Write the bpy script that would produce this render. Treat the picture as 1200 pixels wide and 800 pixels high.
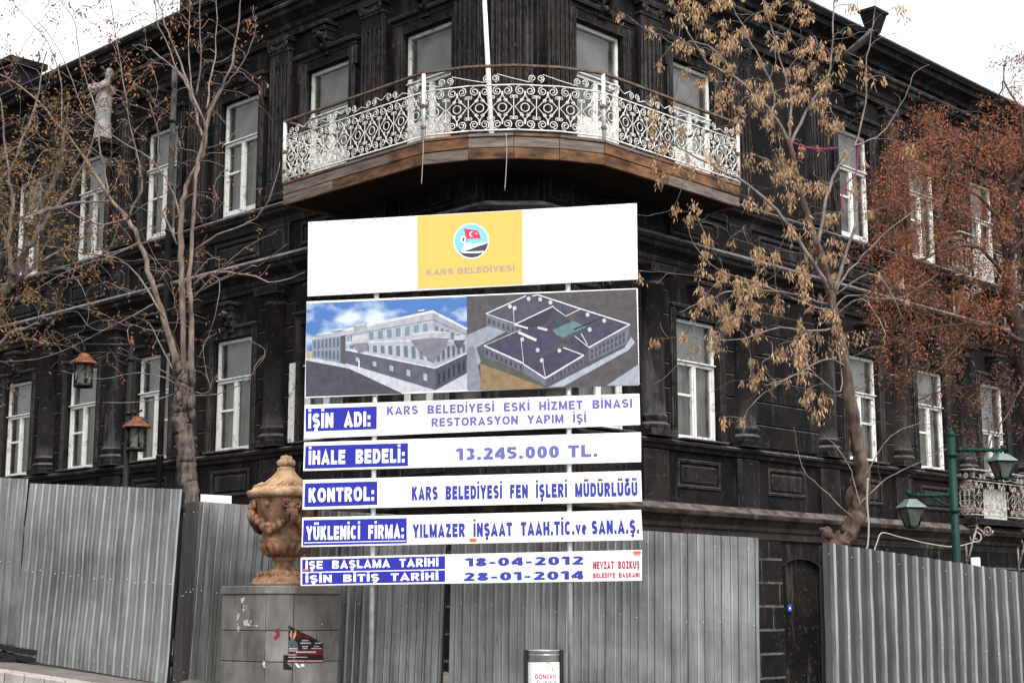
import bpy, bmesh, math, random
from mathutils import Vector, Matrix, Quaternion, noise as mnoise

# ------------------------------------------------------------------ clear
for o in list(bpy.data.objects):
    bpy.data.objects.remove(o, do_unlink=True)
S = bpy.context.scene
COL = S.collection
R = random.Random(7)
rad = math.radians

# ------------------------------------------------------------------ camera
FPX = 1803.0
PITCH = math.atan(312 / FPX)
EYE = 1.5
cd = bpy.data.cameras.new('Camera')
cd.sensor_width = 36; cd.lens = FPX / 1200 * 36
cd.clip_start = 0.1; cd.clip_end = 3000
cam = bpy.data.objects.new('Camera', cd); COL.objects.link(cam)
cam.location = (0, 0, EYE); cam.rotation_euler = (math.pi / 2 + PITCH, 0, 0)
S.camera = cam

# ------------------------------------------------------------------ world, sun, exposure
SUN_EL, SUN_AZ = rad(52), rad(155)      # azimuth clockwise from +Y
w = bpy.data.worlds.new('World'); S.world = w; w.use_nodes = True
nt = w.node_tree; nt.nodes.clear()
sky = nt.nodes.new('ShaderNodeTexSky'); sky.sky_type = 'NISHITA'; sky.sun_disc = False
sky.sun_elevation = SUN_EL; sky.sun_rotation = SUN_AZ
sky.dust_density = 4.0; sky.air_density = 1.0; sky.ozone_density = 1.0
hs = nt.nodes.new('ShaderNodeHueSaturation'); hs.inputs['Saturation'].default_value = 0.10
tc = nt.nodes.new('ShaderNodeTexCoord')
ns = nt.nodes.new('ShaderNodeTexNoise'); ns.inputs['Scale'].default_value = 2.2; ns.inputs['Detail'].default_value = 5
mr = nt.nodes.new('ShaderNodeMapRange'); mr.inputs['To Min'].default_value = 1.5; mr.inputs['To Max'].default_value = 2.3
mx = nt.nodes.new('ShaderNodeMix'); mx.data_type = 'RGBA'; mx.blend_type = 'MULTIPLY'; mx.inputs['Factor'].default_value = 1
bg = nt.nodes.new('ShaderNodeBackground'); bg.inputs['Strength'].default_value = 0.13
wo = nt.nodes.new('ShaderNodeOutputWorld')
L = nt.links.new
L(sky.outputs[0], hs.inputs['Color']); L(tc.outputs['Generated'], ns.inputs['Vector'])
L(ns.outputs['Fac'], mr.inputs['Value']); L(hs.outputs[0], mx.inputs['A']); L(mr.outputs[0], mx.inputs['B'])
L(mx.outputs['Result'], bg.inputs['Color']); L(bg.outputs[0], wo.inputs['Surface'])
ld = bpy.data.lights.new('Sun', 'SUN'); ld.energy = 1.0; ld.angle = rad(20); ld.color = (1, 0.95, 0.88)
sun = bpy.data.objects.new('Sun', ld); COL.objects.link(sun)
sd = Vector((math.sin(SUN_AZ) * math.cos(SUN_EL), math.cos(SUN_AZ) * math.cos(SUN_EL), math.sin(SUN_EL)))
sun.rotation_euler = sd.to_track_quat('Z', 'Y').to_euler()
S.view_settings.view_transform = 'Standard'; S.view_settings.look = 'None'
S.view_settings.exposure = 0.55; S.view_settings.gamma = 1.0

# ------------------------------------------------------------------ survey helpers (photo measurements -> metres)
FW = Vector((0, math.cos(PITCH), math.sin(PITCH))); UP = Vector((0, -math.sin(PITCH), math.cos(PITCH))); RT = Vector((1, 0, 0))
EYEP = Vector((0, 0, EYE))
def ray(x, y): return RT * (x - 600) + UP * (400 - y) + FW * FPX
def at(x, y, Y):
    r = ray(x, y); return EYEP + r * (Y / r.y)
def on_plane(x, y, P0, n):
    r = ray(x, y); t = (P0 - EYEP).dot(n) / r.dot(n); return EYEP + r * t
# facades
AL = rad(45.8)
DL = Vector((-math.sin(AL), math.cos(AL), 0)); DR = Vector((math.cos(AL), math.sin(AL), 0))
NL = Vector((-DL.y, DL.x, 0)); NR = Vector((DR.y, -DR.x, 0))
CO = Vector((0.03, 24.0, 0))
CH = 0.58
def F(side, s, n, z):
    d, nn = (DL, NL) if side == 'L' else (DR, NR)
    return CO + d * s + nn * n + Vector((0, 0, z))
ROT = {'L': math.atan2(-DL.y, -DL.x), 'R': math.atan2(DR.y, DR.x)}
def ground_z(x, y):
    return -0.075 * max(-14, min(14, x)) + 0.3 * max(0, min(17, y)) / 17 + 0.0

# ------------------------------------------------------------------ mesh builder
class MB:
    def __init__(s): s.v = []; s.f = []; s.m = []; s.sm = []
    def add(s, vs, fs, mi=0, smooth=False):
        b = len(s.v); s.v += [Vector(p) for p in vs]
        for f in fs:
            s.f.append([b + i for i in f]); s.m.append(mi); s.sm.append(smooth)
    def box(s, o, ex, ey, ez, mi=0):            # o corner, edge vectors
        o, ex, ey, ez = Vector(o), Vector(ex), Vector(ey), Vector(ez)
        vs = [o, o + ex, o + ex + ey, o + ey, o + ez, o + ex + ez, o + ex + ey + ez, o + ey + ez]
        fs = [(0, 3, 2, 1), (4, 5, 6, 7), (0, 1, 5, 4), (1, 2, 6, 5), (2, 3, 7, 6), (3, 0, 4, 7)]
        if ex.cross(ey).dot(ez) < 0: fs = [f[::-1] for f in fs]
        s.add(vs, fs, mi)
    def bx(s, x0, x1, y0, y1, z0, z1, mi=0):
        s.box((x0, y0, z0), (x1 - x0, 0, 0), (0, y1 - y0, 0), (0, 0, z1 - z0), mi)
    def prism(s, pts, ex, mi=0):
        ex = Vector(ex); pts = [Vector(p) for p in pts]; n = len(pts)
        nrm = Vector((0, 0, 0))
        for i in range(n): nrm += pts[i].cross(pts[(i + 1) % n])
        if nrm.dot(ex) > 0: pts = pts[::-1]
        vs = pts + [p + ex for p in pts]
        fs = [tuple(range(n)), tuple(range(2 * n - 1, n - 1, -1))]
        for i in range(n):
            j = (i + 1) % n; fs.append((j, i, i + n, j + n))
        s.add(vs, fs, mi)
    def tube(s, pts, rs, n=6, mi=0, cap=True, smooth=True):
        pts = [Vector(p) for p in pts]; k = len(pts)
        if not isinstance(rs, (list, tuple)): rs = [rs] * k
        up = Vector((0.31, 0.2, 0.93)); vs = []; prev = None
        for i in range(k):
            t = pts[min(i + 1, k - 1)] - pts[max(i - 1, 0)]
            if t.length < 1e-9: t = Vector((0, 0, 1))
            t.normalize()
            if prev is None:
                a = t.cross(up)
                if a.length < 0.05: a = t.cross(Vector((1, 0, 0)))
            else:
                a = prev - t * prev.dot(t)
                if a.length < 1e-6: a = t.cross(up)
            a.normalize(); prev = a; b = t.cross(a)
            for j in range(n):
                th = 2 * math.pi * j / n
                vs.append(pts[i] + (a * math.cos(th) + b * math.sin(th)) * rs[i])
        fs = []
        for i in range(k - 1):
            for j in range(n):
                j2 = (j + 1) % n
                fs.append((i * n + j, i * n + j2, (i + 1) * n + j2, (i + 1) * n + j))
        s.add(vs, fs, mi, smooth)
        if cap:
            b = len(s.v) - k * n
            s.f.append([b + j for j in range(n)][::-1]); s.m.append(mi); s.sm.append(False)
            s.f.append([b + (k - 1) * n + j for j in range(n)]); s.m.append(mi); s.sm.append(False)
    def lathe(s, prof, c=(0, 0, 0), n=24, mi=0, a0=0, a1=2 * math.pi, smooth=True, sx=1, sy=1):
        c = Vector(c); vs = []; k = len(prof); full = abs(a1 - a0 - 2 * math.pi) < 1e-6
        nn = n if full else n + 1
        for r, z in prof:
            for j in range(nn):
                th = a0 + (a1 - a0) * j / n
                vs.append(c + Vector((r * sx * math.cos(th), r * sy * math.sin(th), z)))
        fs = []
        for i in range(k - 1):
            for j in range(n):
                j2 = (j + 1) % nn
                fs.append((i * nn + j, i * nn + j2, (i + 1) * nn + j2, (i + 1) * nn + j))
        s.add(vs, fs, mi, smooth)
    def ball(s, c, r, n=8, mi=0, sx=1, sy=1, sz=1):
        k = max(4, n // 2 + 1)
        prof = [(max(1e-4, r * math.sin(math.pi * i / k)), -r * math.cos(math.pi * i / k) * sz) for i in range(k + 1)]
        s.lathe(prof, c, n, mi, sx=sx, sy=sy)
    def build(s, name, mats, parent=None, org=None, bevel=0, recalc=False, smooth=None):
        if not isinstance(mats, (list, tuple)): mats = [mats]
        org = Vector(org) if org is not None else (parent.location.copy() if parent is not None and parent.type == 'EMPTY' else Vector((0, 0, 0)))
        me = bpy.data.meshes.new(name)
        me.from_pydata([tuple(p - org) for p in s.v], [], s.f)
        for m in mats: me.materials.append(m)
        me.polygons.foreach_set('material_index', s.m)
        me.polygons.foreach_set('use_smooth', s.sm if smooth is None else [smooth] * len(s.f))
        if recalc:
            bm = bmesh.new(); bm.from_mesh(me); bmesh.ops.recalc_face_normals(bm, faces=bm.faces); bm.to_mesh(me); bm.free()
        me.update()
        o = bpy.data.objects.new(name, me); COL.objects.link(o)
        if parent is not None:
            o.parent = parent
        else:
            o.location = org
        if bevel:
            b = o.modifiers.new('Bevel', 'BEVEL'); b.width = bevel; b.segments = 1; b.limit_method = 'ANGLE'; b.angle_limit = rad(50)
        return o

def tag(o, label=None, cat=None, group=None, kind=None):
    if label: o['label'] = label
    if cat: o['category'] = cat
    if group: o['group'] = group
    if kind: o['kind'] = kind
    return o
def empty(name, loc, label=None, cat=None, group=None):
    o = bpy.data.objects.new(name, None); COL.objects.link(o); o.location = loc; o.empty_display_size = 0.3
    return tag(o, label, cat, group)
def place(o, loc, rz, parent):                 # local-frame part put at a world place under an unrotated thing
    o.parent = parent; o.location = Vector(loc) - parent.location; o.rotation_euler = (0, 0, rz); return o
def copy_part(o, loc, rz, parent):
    c = o.copy(); COL.objects.link(c)
    for ch in list(o.children):
        d = ch.copy(); COL.objects.link(d); d.parent = c
    return place(c, loc, rz, parent)
def facade_put(proto, side, s, n, z, parent, first):
    P = F(side, s, n, z)
    return place(proto, P, ROT[side], parent) if first else copy_part(proto, P, ROT[side], parent)

# ------------------------------------------------------------------ materials
def lin(r, g, b):
    return tuple(((c / 255 + 0.055) / 1.055) ** 2.4 if c / 255 > 0.04045 else c / 255 / 12.92 for c in (r, g, b)) + (1,)
def mat(name, col, rough=0.7, metal=0.0, spec=0.12, var=0.0, scale=4.0, col2=None, bump=0.0, bscale=30, stretch=(1, 1, 1), detail=6, coords='pos', contrast=(0.35, 0.65), rvar=0.0, island=0.0, trans=0.0):
    m = bpy.data.materials.new(name); m.use_nodes = True; t = m.node_tree; N = t.nodes; b = N['Principled BSDF']
    col = tuple(col[:3]) + (1,)
    b.inputs['Roughness'].default_value = rough; b.inputs['Metallic'].default_value = metal
    b.inputs['Specular IOR Level'].default_value = spec
    b.inputs['Base Color'].default_value = col
    if coords == 'pos':
        g = N.new('ShaderNodeNewGeometry'); src = g.outputs['Position']
    else:
        g = N.new('ShaderNodeTexCoord'); src = g.outputs['Object']
    mp = N.new('ShaderNodeMapping'); mp.inputs['Scale'].default_value = stretch; t.links.new(src, mp.inputs['Vector'])
    cur = None
    if col2 is not None or var:
        n1 = N.new('ShaderNodeTexNoise'); n1.inputs['Scale'].default_value = scale; n1.inputs['Detail'].default_value = detail
        n1.inputs['Roughness'].default_value = 0.62
        t.links.new(mp.outputs[0], n1.inputs['Vector'])
        rp = N.new('ShaderNodeValToRGB'); rp.color_ramp.elements[0].position = contrast[0]; rp.color_ramp.elements[1].position = contrast[1]
        c2 = tuple(col2[:3]) + (1,) if col2 is not None else tuple(min(1, c * (1 + var)) for c in col[:3]) + (1,)
        c1 = col if col2 is not None else tuple(c * (1 - var) for c in col[:3]) + (1,)
        rp.color_ramp.elements[0].color = c1; rp.color_ramp.elements[1].color = c2
        t.links.new(n1.outputs['Fac'], rp.inputs['Fac']); cur = rp.outputs['Color']
        if rvar:
            r2 = N.new('ShaderNodeMapRange'); r2.inputs['To Min'].default_value = rough - rvar; r2.inputs['To Max'].default_value = rough + rvar
            t.links.new(n1.outputs['Fac'], r2.inputs['Value']); t.links.new(r2.outputs[0], b.inputs['Roughness'])
    if island:
        gi = N.new('ShaderNodeNewGeometry'); hsv = N.new('ShaderNodeHueSaturation'); r3 = N.new('ShaderNodeMapRange')
        r3.inputs['To Min'].default_value = 1 - island; r3.inputs['To Max'].default_value = 1 + island
        t.links.new(gi.outputs['Random Per Island'], r3.inputs['Value']); t.links.new(r3.outputs[0], hsv.inputs['Value'])
        if cur is not None: t.links.new(cur, hsv.inputs['Color'])
        else: hsv.inputs['Color'].default_value = col
        cur = hsv.outputs[0]
    if cur is not None: t.links.new(cur, b.inputs['Base Color'])
    if bump:
        n2 = N.new('ShaderNodeTexNoise'); n2.inputs['Scale'].default_value = bscale; n2.inputs['Detail'].default_value = 5
        t.links.new(mp.outputs[0], n2.inputs['Vector'])
        bp = N.new('ShaderNodeBump'); bp.inputs['Strength'].default_value = bump; bp.inputs['Distance'].default_value = 0.02
        t.links.new(n2.outputs['Fac'], bp.inputs['Height']); t.links.new(bp.outputs[0], b.inputs['Normal'])
    if trans:
        tr = N.new('ShaderNodeBsdfTranslucent'); ms = N.new('ShaderNodeMixShader'); ms.inputs[0].default_value = trans
        if cur is not None: t.links.new(cur, tr.inputs['Color'])
        else: tr.inputs['Color'].default_value = col
        t.links.new(b.outputs[0], ms.inputs[1]); t.links.new(tr.outputs[0], ms.inputs[2]); t.links.new(ms.outputs[0], N['Material Output'].inputs['Surface'])
    return m

def stone_mat(name, base, brown, pale, streak=0.5, dust_light=(0.16, 0.148, 0.14), edge=(0.085, 0.078, 0.075)):
    m = bpy.data.materials.new(name); m.use_nodes = True; t = m.node_tree; N = t.nodes; b = N['Principled BSDF']; K = t.links.new
    g = N.new('ShaderNodeNewGeometry')
    def noise(sc, st, det=6, ro=0.6):
        mp = N.new('ShaderNodeMapping'); mp.inputs['Scale'].default_value = st; K(g.outputs['Position'], mp.inputs['Vector'])
        n = N.new('ShaderNodeTexNoise'); n.inputs['Scale'].default_value = sc; n.inputs['Detail'].default_value = det; n.inputs['Roughness'].default_value = ro
        K(mp.outputs[0], n.inputs['Vector']); return n.outputs['Fac']
    def ramp(f, a, c):
        r = N.new('ShaderNodeMapRange'); r.inputs['From Min'].default_value = a; r.inputs['From Max'].default_value = c; K(f, r.inputs['Value']); return r.outputs[0]
    def mix(f, A, B):
        x = N.new('ShaderNodeMix'); x.data_type = 'RGBA'; K(f, x.inputs['Factor'])
        for k, q in (('A', A), ('B', B)):
            if isinstance(q, tuple): x.inputs[k].default_value = q[:3] + (1,)
            else: K(q, x.inputs[k])
        return x.outputs['Result']
    def mul(f, k):
        x = N.new('ShaderNodeMath'); x.operation = 'MULTIPLY'; K(f, x.inputs[0])
        if isinstance(k, float): x.inputs[1].default_value = k
        else: K(k, x.inputs[1])
        return x.outputs[0]
    c = mix(ramp(noise(1.3, (1, 1, .6), 8, .68), 0.42, 0.60), base, brown)
    c = mix(mul(ramp(noise(1.5, (2.2, 2.2, 0.35), 8, .65), 0.55, 0.70), streak), c, pale)
    c = mix(mul(ramp(noise(11, (1, 1, 1), 10, 0.78), 0.57, 0.68), 0.75), c, pale)
    sx = N.new('ShaderNodeSeparateXYZ'); K(g.outputs['Normal'], sx.inputs[0])
    c = mix(mul(ramp(sx.outputs['Z'], 0.35, 0.9), ramp(noise(5, (1, 1, 1)), 0.3, 0.6)), c, dust_light)  # dust on upward faces, paled further to paint light catching the ledges
    bv = N.new('ShaderNodeBevel'); bv.samples = 4; bv.inputs['Radius'].default_value = 0.026
    dp = N.new('ShaderNodeVectorMath'); dp.operation = 'DOT_PRODUCT'; K(bv.outputs[0], dp.inputs[0]); K(g.outputs['Normal'], dp.inputs[1])
    r_ = N.new('ShaderNodeMapRange'); r_.inputs['From Min'].default_value = 0.995; r_.inputs['From Max'].default_value = 0.80; K(dp.outputs['Value'], r_.inputs['Value'])
    c = mix(mul(mul(r_.outputs[0], ramp(noise(7, (1, 1, 1), 6, 0.65), 0.36, 0.58)), 0.9), c, edge)
    K(c, b.inputs['Base Color'])
    b.inputs['Roughness'].default_value = 0.85; b.inputs['Specular IOR Level'].default_value = 0.05
    bp = N.new('ShaderNodeBump'); bp.inputs['Strength'].default_value = 0.35; bp.inputs['Distance'].default_value = 0.02
    K(noise(34, (1, 1, 1), 6, 0.7), bp.inputs['Height']); K(bp.outputs[0], b.inputs['Normal'])
    return m

M = {}
M['stone'] = stone_mat('black_basalt', (0.0058, 0.0055, 0.0065), (0.0135, 0.0108, 0.0100), (0.062, 0.059, 0.062), 0.42)
M['trim'] = stone_mat('basalt_trim', (0.0085, 0.0080, 0.0092), (0.021, 0.0172, 0.0158), (0.10, 0.095, 0.097), 0.48, (0.21, 0.195, 0.185), (0.12, 0.112, 0.108))
M['weathered'] = stone_mat('weathered_base_course', (0.011, 0.009, 0.008), (0.034, 0.027, 0.0225), (0.095, 0.083, 0.075), 0.7, (0.14, 0.12, 0.105), (0.13, 0.11, 0.095))
M['mortar'] = mat('pale_mortar', (0.02, 0.019, 0.018), 0.9, col2=(0.12, 0.113, 0.106), scale=6)
M['plaster'] = stone_mat('sooty_plaster', (0.004, 0.0036, 0.0034), (0.010, 0.0085, 0.0078), (0.11, 0.10, 0.095), 0.4)  # plaster base darkened to paint the shade of the doorway recess
M['dark'] = mat('dark_interior', (0.02, 0.02, 0.02), 0.9)
M['roof'] = mat('roof_metal', (0.05, 0.052, 0.055), 0.5, 0.4, var=0.4)
M['white'] = mat('peeling_white_paint', (0.22, 0.205, 0.18), 0.6, col2=(0.60, 0.595, 0.56), scale=7, contrast=(0.30, 0.46), bump=0.3)
M['whiteold'] = mat('flaking_white_paint', (0.13, 0.105, 0.085), 0.65, col2=(0.52, 0.51, 0.48), scale=11, contrast=(0.33, 0.43), bump=0.4)
M['iron'] = mat('white_wrought_iron', (0.26, 0.22, 0.17), 0.6, col2=(0.66, 0.645, 0.60), scale=16, contrast=(0.28, 0.44))
M['iron_far'] = mat('rusty_cream_iron', (0.12, 0.09, 0.07), 0.6, col2=(0.40, 0.37, 0.33), scale=9, contrast=(0.35, 0.55))
M['rust'] = mat('rusty_handrail', (0.07, 0.045, 0.035), 0.7, col2=(0.16, 0.11, 0.085), scale=12)
M['wood'] = mat('weathered_board', (0.055, 0.042, 0.034), 0.8, col2=(0.21, 0.172, 0.145), scale=2.2, stretch=(1, 1, 9), contrast=(0.3, 0.7), bump=0.3)
M['woodrust'] = mat('stained_board', (0.035, 0.022, 0.016), 0.8, col2=(0.20, 0.10, 0.052), scale=2.6, stretch=(1, 1, 3), contrast=(0.35, 0.68), bump=0.3)
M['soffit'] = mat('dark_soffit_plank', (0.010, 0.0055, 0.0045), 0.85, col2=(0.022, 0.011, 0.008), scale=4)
M['curtain'] = mat('grey_net_curtain', (0.30, 0.29, 0.27), 0.9, var=0.25, scale=2.5, stretch=(3, 3, 0.4))
M['curtain_pale'] = mat('pale_blind', (0.27, 0.275, 0.27), 0.9, var=0.12, scale=2)
def glass_mat():
    m = bpy.data.materials.new('dusty_window_glass'); m.use_nodes = True; t = m.node_tree; N = t.nodes; K = t.links.new
    N.remove(N['Principled BSDF'])
    tr = N.new('ShaderNodeBsdfTransparent'); tr.inputs['Color'].default_value = (0.86, 0.9, 0.88, 1)
    gl = N.new('ShaderNodeBsdfGlossy'); gl.inputs['Roughness'].default_value = 0.04
    df = N.new('ShaderNodeBsdfDiffuse'); df.inputs['Color'].default_value = (0.22, 0.215, 0.2, 1)
    fr = N.new('ShaderNodeFresnel'); fr.inputs['IOR'].default_value = 1.52
    g = N.new('ShaderNodeNewGeometry'); n = N.new('ShaderNodeTexNoise'); n.inputs['Scale'].default_value = 3; n.inputs['Detail'].default_value = 6
    K(g.outputs['Position'], n.inputs['Vector'])
    r = N.new('ShaderNodeMapRange'); r.inputs['From Min'].default_value = 0.35; r.inputs['From Max'].default_value = 0.7; r.inputs['To Min'].default_value = 0.06; r.inputs['To Max'].default_value = 0.34
    K(n.outputs['Fac'], r.inputs['Value'])
    m1 = N.new('ShaderNodeMixShader'); K(r.outputs[0], m1.inputs[0]); K(tr.outputs[0], m1.inputs[1]); K(df.outputs[0], m1.inputs[2])
    m2 = N.new('ShaderNodeMixShader'); K(fr.outputs[0], m2.inputs[0]); K(m1.outputs[0], m2.inputs[1]); K(gl.outputs[0], m2.inputs[2])
    K(m2.outputs[0], N['Material Output'].inputs['Surface']); return m
M['glass'] = glass_mat()
M['lampglass'] = mat('frosted_lamp_glass', (0.085, 0.082, 0.072), 0.25, var=0.3, scale=8)
M['galv'] = mat('galvanised_sheet', (0.175, 0.178, 0.175), 0.40, 0.7, 0.5, col2=(0.34, 0.35, 0.345), scale=3.4, stretch=(2.6, 2.6, 0.22), contrast=(0.3, 0.7), rvar=0.12)
def weather_sheet(m):
    t_ = m.node_tree; N = t_.nodes; K = t_.links.new; b_ = N['Principled BSDF']; src = b_.inputs['Base Color'].links[0].from_socket
    g = N.new('ShaderNodeNewGeometry')
    def nz(sc, st):
        mp = N.new('ShaderNodeMapping'); mp.inputs['Scale'].default_value = st; K(g.outputs['Position'], mp.inputs[0]); n = N.new('ShaderNodeTexNoise'); n.inputs['Scale'].default_value = sc; n.inputs['Detail'].default_value = 8; n.inputs['Roughness'].default_value = .7; K(mp.outputs[0], n.inputs['Vector']); return n.outputs['Fac']
    cur = src
    for sc, st, a, c_, k, col in ((.8, (1, 1, .8), .45, .68, .55, (.055, .052, .05)), (5, (3.2, 3.2, .12), .56, .70, .6, (.42, .42, .41)), (9, (2, 2, .35), .60, .70, .6, (.06, .05, .045))):
        r = N.new('ShaderNodeMapRange'); r.inputs['From Min'].default_value = a; r.inputs['From Max'].default_value = c_; r.inputs['To Max'].default_value = k; K(nz(sc, st), r.inputs['Value'])
        x = N.new('ShaderNodeMix'); x.data_type = 'RGBA'; K(r.outputs[0], x.inputs['Factor']); K(cur, x.inputs['A']); x.inputs['B'].default_value = col + (1,); cur = x.outputs['Result']
    K(cur, b_.inputs['Base Color'])
weather_sheet(M['galv'])
M['galvdust'] = mat('dusty_sheet_valley', (0.036, 0.033, 0.034), 0.6, 0.35, 0.2, col2=(0.078, 0.072, 0.073), scale=3.4, stretch=(2.6, 2.6, 0.22), contrast=(0.3, 0.7))  # dark sheet tone that paints shade in the valleys and on the return
M['galvridge'] = mat('bright_sheet_ridge', (0.22, 0.232, 0.23), 0.38, 0.7, 0.4, col2=(0.46, 0.475, 0.47), scale=5, stretch=(3, 3, 0.2), contrast=(0.3, 0.7))  # pale sheet tone that paints the sky's sheen along the ridges
M['steel'] = mat('dark_steel', (0.022, 0.022, 0.024), 0.5, 0.3)
M['pole'] = mat('galvanised_pipe', (0.42, 0.42, 0.42), 0.45, 0.5, col2=(0.62, 0.62, 0.62), scale=9)
M['board'] = mat('white_board', (0.80, 0.80, 0.80), 0.45)
M['boardback'] = mat('board_back', (0.35, 0.35, 0.35), 0.6)
M['blue'] = mat('blue_vinyl', (0.026, 0.030, 0.30), 0.4)
M['bluetext'] = mat('blue_lettering', (0.042, 0.050, 0.30), 0.45)
M['bluefade'] = mat('faded_blue_lettering', (0.13, 0.13, 0.37), 0.45)
M['red'] = mat('red_lettering', (0.38, 0.03, 0.07), 0.45)
M['yellow'] = mat('yellow_print', (0.62, 0.43, 0.115), 0.45)
M['greytext'] = mat('grey_lettering', (0.33, 0.30, 0.25), 0.45)
M['asphalt'] = mat('asphalt', (0.05, 0.05, 0.05), 0.85, var=0.3, scale=1.5, bump=0.4, bscale=90)
M['pave'] = mat('pavement_concrete', (0.095, 0.086, 0.076), 0.85, col2=(0.17, 0.156, 0.14), scale=2.5, bump=0.3, bscale=60)
M['kerb'] = mat('kerb_stone', (0.26, 0.24, 0.21), 0.8, col2=(0.37, 0.35, 0.32), scale=5, bump=0.3, bscale=40)
M['terracotta'] = mat('stained_terracotta', (0.06, 0.038, 0.028), 0.75, col2=(0.31, 0.17, 0.10), scale=6, contrast=(0.36, 0.62), bump=0.4, bscale=60)
M['terralid'] = mat('sandy_terracotta', (0.27, 0.165, 0.095), 0.75, col2=(0.55, 0.37, 0.22), scale=9, contrast=(0.34, 0.62), bump=0.8, bscale=55)
M['pedestal'] = mat('grey_stone_blocks', (0.085, 0.079, 0.072), 0.7, col2=(0.20, 0.19, 0.178), scale=4, stretch=(1, 1, .4), contrast=(0.33, 0.68), bump=0.35, island=0.22)
M['paper'] = mat('torn_paper', (0.62, 0.61, 0.58), 0.8, var=0.15)
M['copper'] = mat('copper_cap', (0.10, 0.042, 0.026), 0.5, 0.35, col2=(0.27, 0.115, 0.066), scale=10)
M['black'] = mat('black_painted_iron', (0.006, 0.006, 0.007), 0.5, spec=.3)
M['green'] = mat('green_painted_iron', (0.0015, 0.020, 0.0155), 0.55, spec=.2, col2=(0.003, 0.032, 0.025), scale=6)
M['greycap'] = mat('grey_lamp_cap', (0.20, 0.24, 0.235), 0.4, 0.2, col2=(0.12, 0.16, 0.155), scale=6)
M['bark_grey'] = mat('grey_brown_bark', (0.028, 0.021, 0.017), 0.9, col2=(0.135, 0.108, 0.092), scale=13, stretch=(1, 1, 0.28), contrast=(.36, .62), bump=1.0, bscale=26)
M['bark_smooth'] = mat('smooth_tan_bark', (0.085, 0.06, 0.047), 0.85, col2=(0.25, 0.19, 0.155), scale=9, stretch=(1, 1, 0.35), contrast=(.34, .64), bump=0.6, bscale=30)
M['bark_brown'] = mat('brown_bark', (0.03, 0.021, 0.016), 0.9, col2=(0.135, 0.095, 0.074), scale=12, stretch=(1, 1, 0.3), bump=0.7, bscale=30)
M['bark_dark'] = mat('dark_bark', (0.022, 0.015, 0.013), 0.85, col2=(0.05, 0.035, 0.03), scale=12, bump=0.5)
M['twig'] = mat('grey_twig', (0.10, 0.077, 0.066), 0.8, col2=(0.24, 0.20, 0.178), scale=6)
M['twig_brown'] = mat('brown_twig', (0.085, 0.065, 0.06), 0.8, col2=(0.18, 0.145, 0.135), scale=6)
M['twig_red'] = mat('reddish_twig', (0.05, 0.032, 0.027), 0.8, col2=(0.10, 0.065, 0.055), scale=6)
M['samara'] = mat('dry_samara', (0.42, 0.275, 0.16), 0.75, island=0.45, trans=0.25)
M['drybud'] = mat('dry_brown_seed', (0.22, 0.105, 0.055), 0.8, island=0.5, trans=0.2)
M['bud'] = mat('olive_bud', (0.15, 0.11, 0.045), 0.8, island=0.5, trans=0.25)
M['redleaf'] = mat('russet_leaf', (0.285, 0.112, 0.060), 0.8, island=0.55, trans=0.25)
M['redleaf_dull'] = mat('dull_russet_leaf', (0.15, 0.082, 0.052), 0.8, island=0.5, trans=0.2)
M['statue'] = mat('pale_grey_statue', (0.17, 0.16, 0.15), 0.8, col2=(0.30, 0.285, 0.27), scale=6, bump=0.4)
M['pink'] = mat('pink_rope', (0.24, 0.035, 0.10), 0.8)
M['cable'] = mat('pale_cable', (0.30, 0.28, 0.27), 0.6)
M['plate'] = mat('blue_enamel', (0.03, 0.06, 0.28), 0.35)
M['binmetal'] = mat('bin_sheet_steel', (0.42, 0.43, 0.42), 0.35, 0.7, var=0.2, scale=6)
M['binred'] = mat('dark_red_paint', (0.13, 0.01, 0.02), 0.5)
M['blackprint'] = mat('black_print', (0.012, 0.011, 0.012), 0.4)
M['maroon'] = mat('maroon_print', (0.09, 0.012, 0.016), 0.4)
M['skin'] = mat('printed_skin', (0.36, 0.20, 0.14), 0.5, var=0.3, scale=40)

# ------------------------------------------------------------------ ground, pavement, kerb
def axis(lo, hi, far):
    a = [-far, -far / 3, -far / 8] + [lo + (hi - lo) * i / 24 for i in range(25)] + [far / 8, far / 3, far]
    return sorted(a)
b = MB(); xs = axis(-16, 16, 900); ys = axis(-6, 20, 900)
b.add([(x, y, ground_z(x, y)) for y in ys for x in xs], [(j * len(xs) + i, j * len(xs) + i + 1, (j + 1) * len(xs) + i + 1, (j + 1) * len(xs) + i) for j in range(len(ys) - 1) for i in range(len(xs) - 1)])
tag(b.build('ground', M['asphalt']), kind='structure')
kerb_line = [(-16, 21.6), (-10, 18.8), (-5.4, 16.7), (-3.8, 15.6), (-2.4, 14.6), (0, 13.8), (3, 13.9), (6, 15.1), (10, 19.0), (16, 24.0)]
kl = []
for (x0, y0), (x1, y1) in zip(kerb_line, kerb_line[1:]):
    for i in range(6): kl.append((x0 + (x1 - x0) * i / 6, y0 + (y1 - y0) * i / 6))
b = MB(); rows = []
for x, y in kl:
    yb = 24.6 + abs(x)
    rows.append([(x, y + (yb - y) * (0.30 / (yb - y) + (1 - 0.30 / (yb - y)) * k / 6), 0) for k in range(7)])
vs = [(x, y, ground_z(x, y) + 0.125) for r in rows for x, y, _ in r]
b.add(vs, [(i * 7 + k, (i + 1) * 7 + k, (i + 1) * 7 + k + 1, i * 7 + k + 1) for i in range(len(rows) - 1) for k in range(6)])
tag(b.build('pavement', M['pave']), kind='structure')
b = MB()
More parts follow.
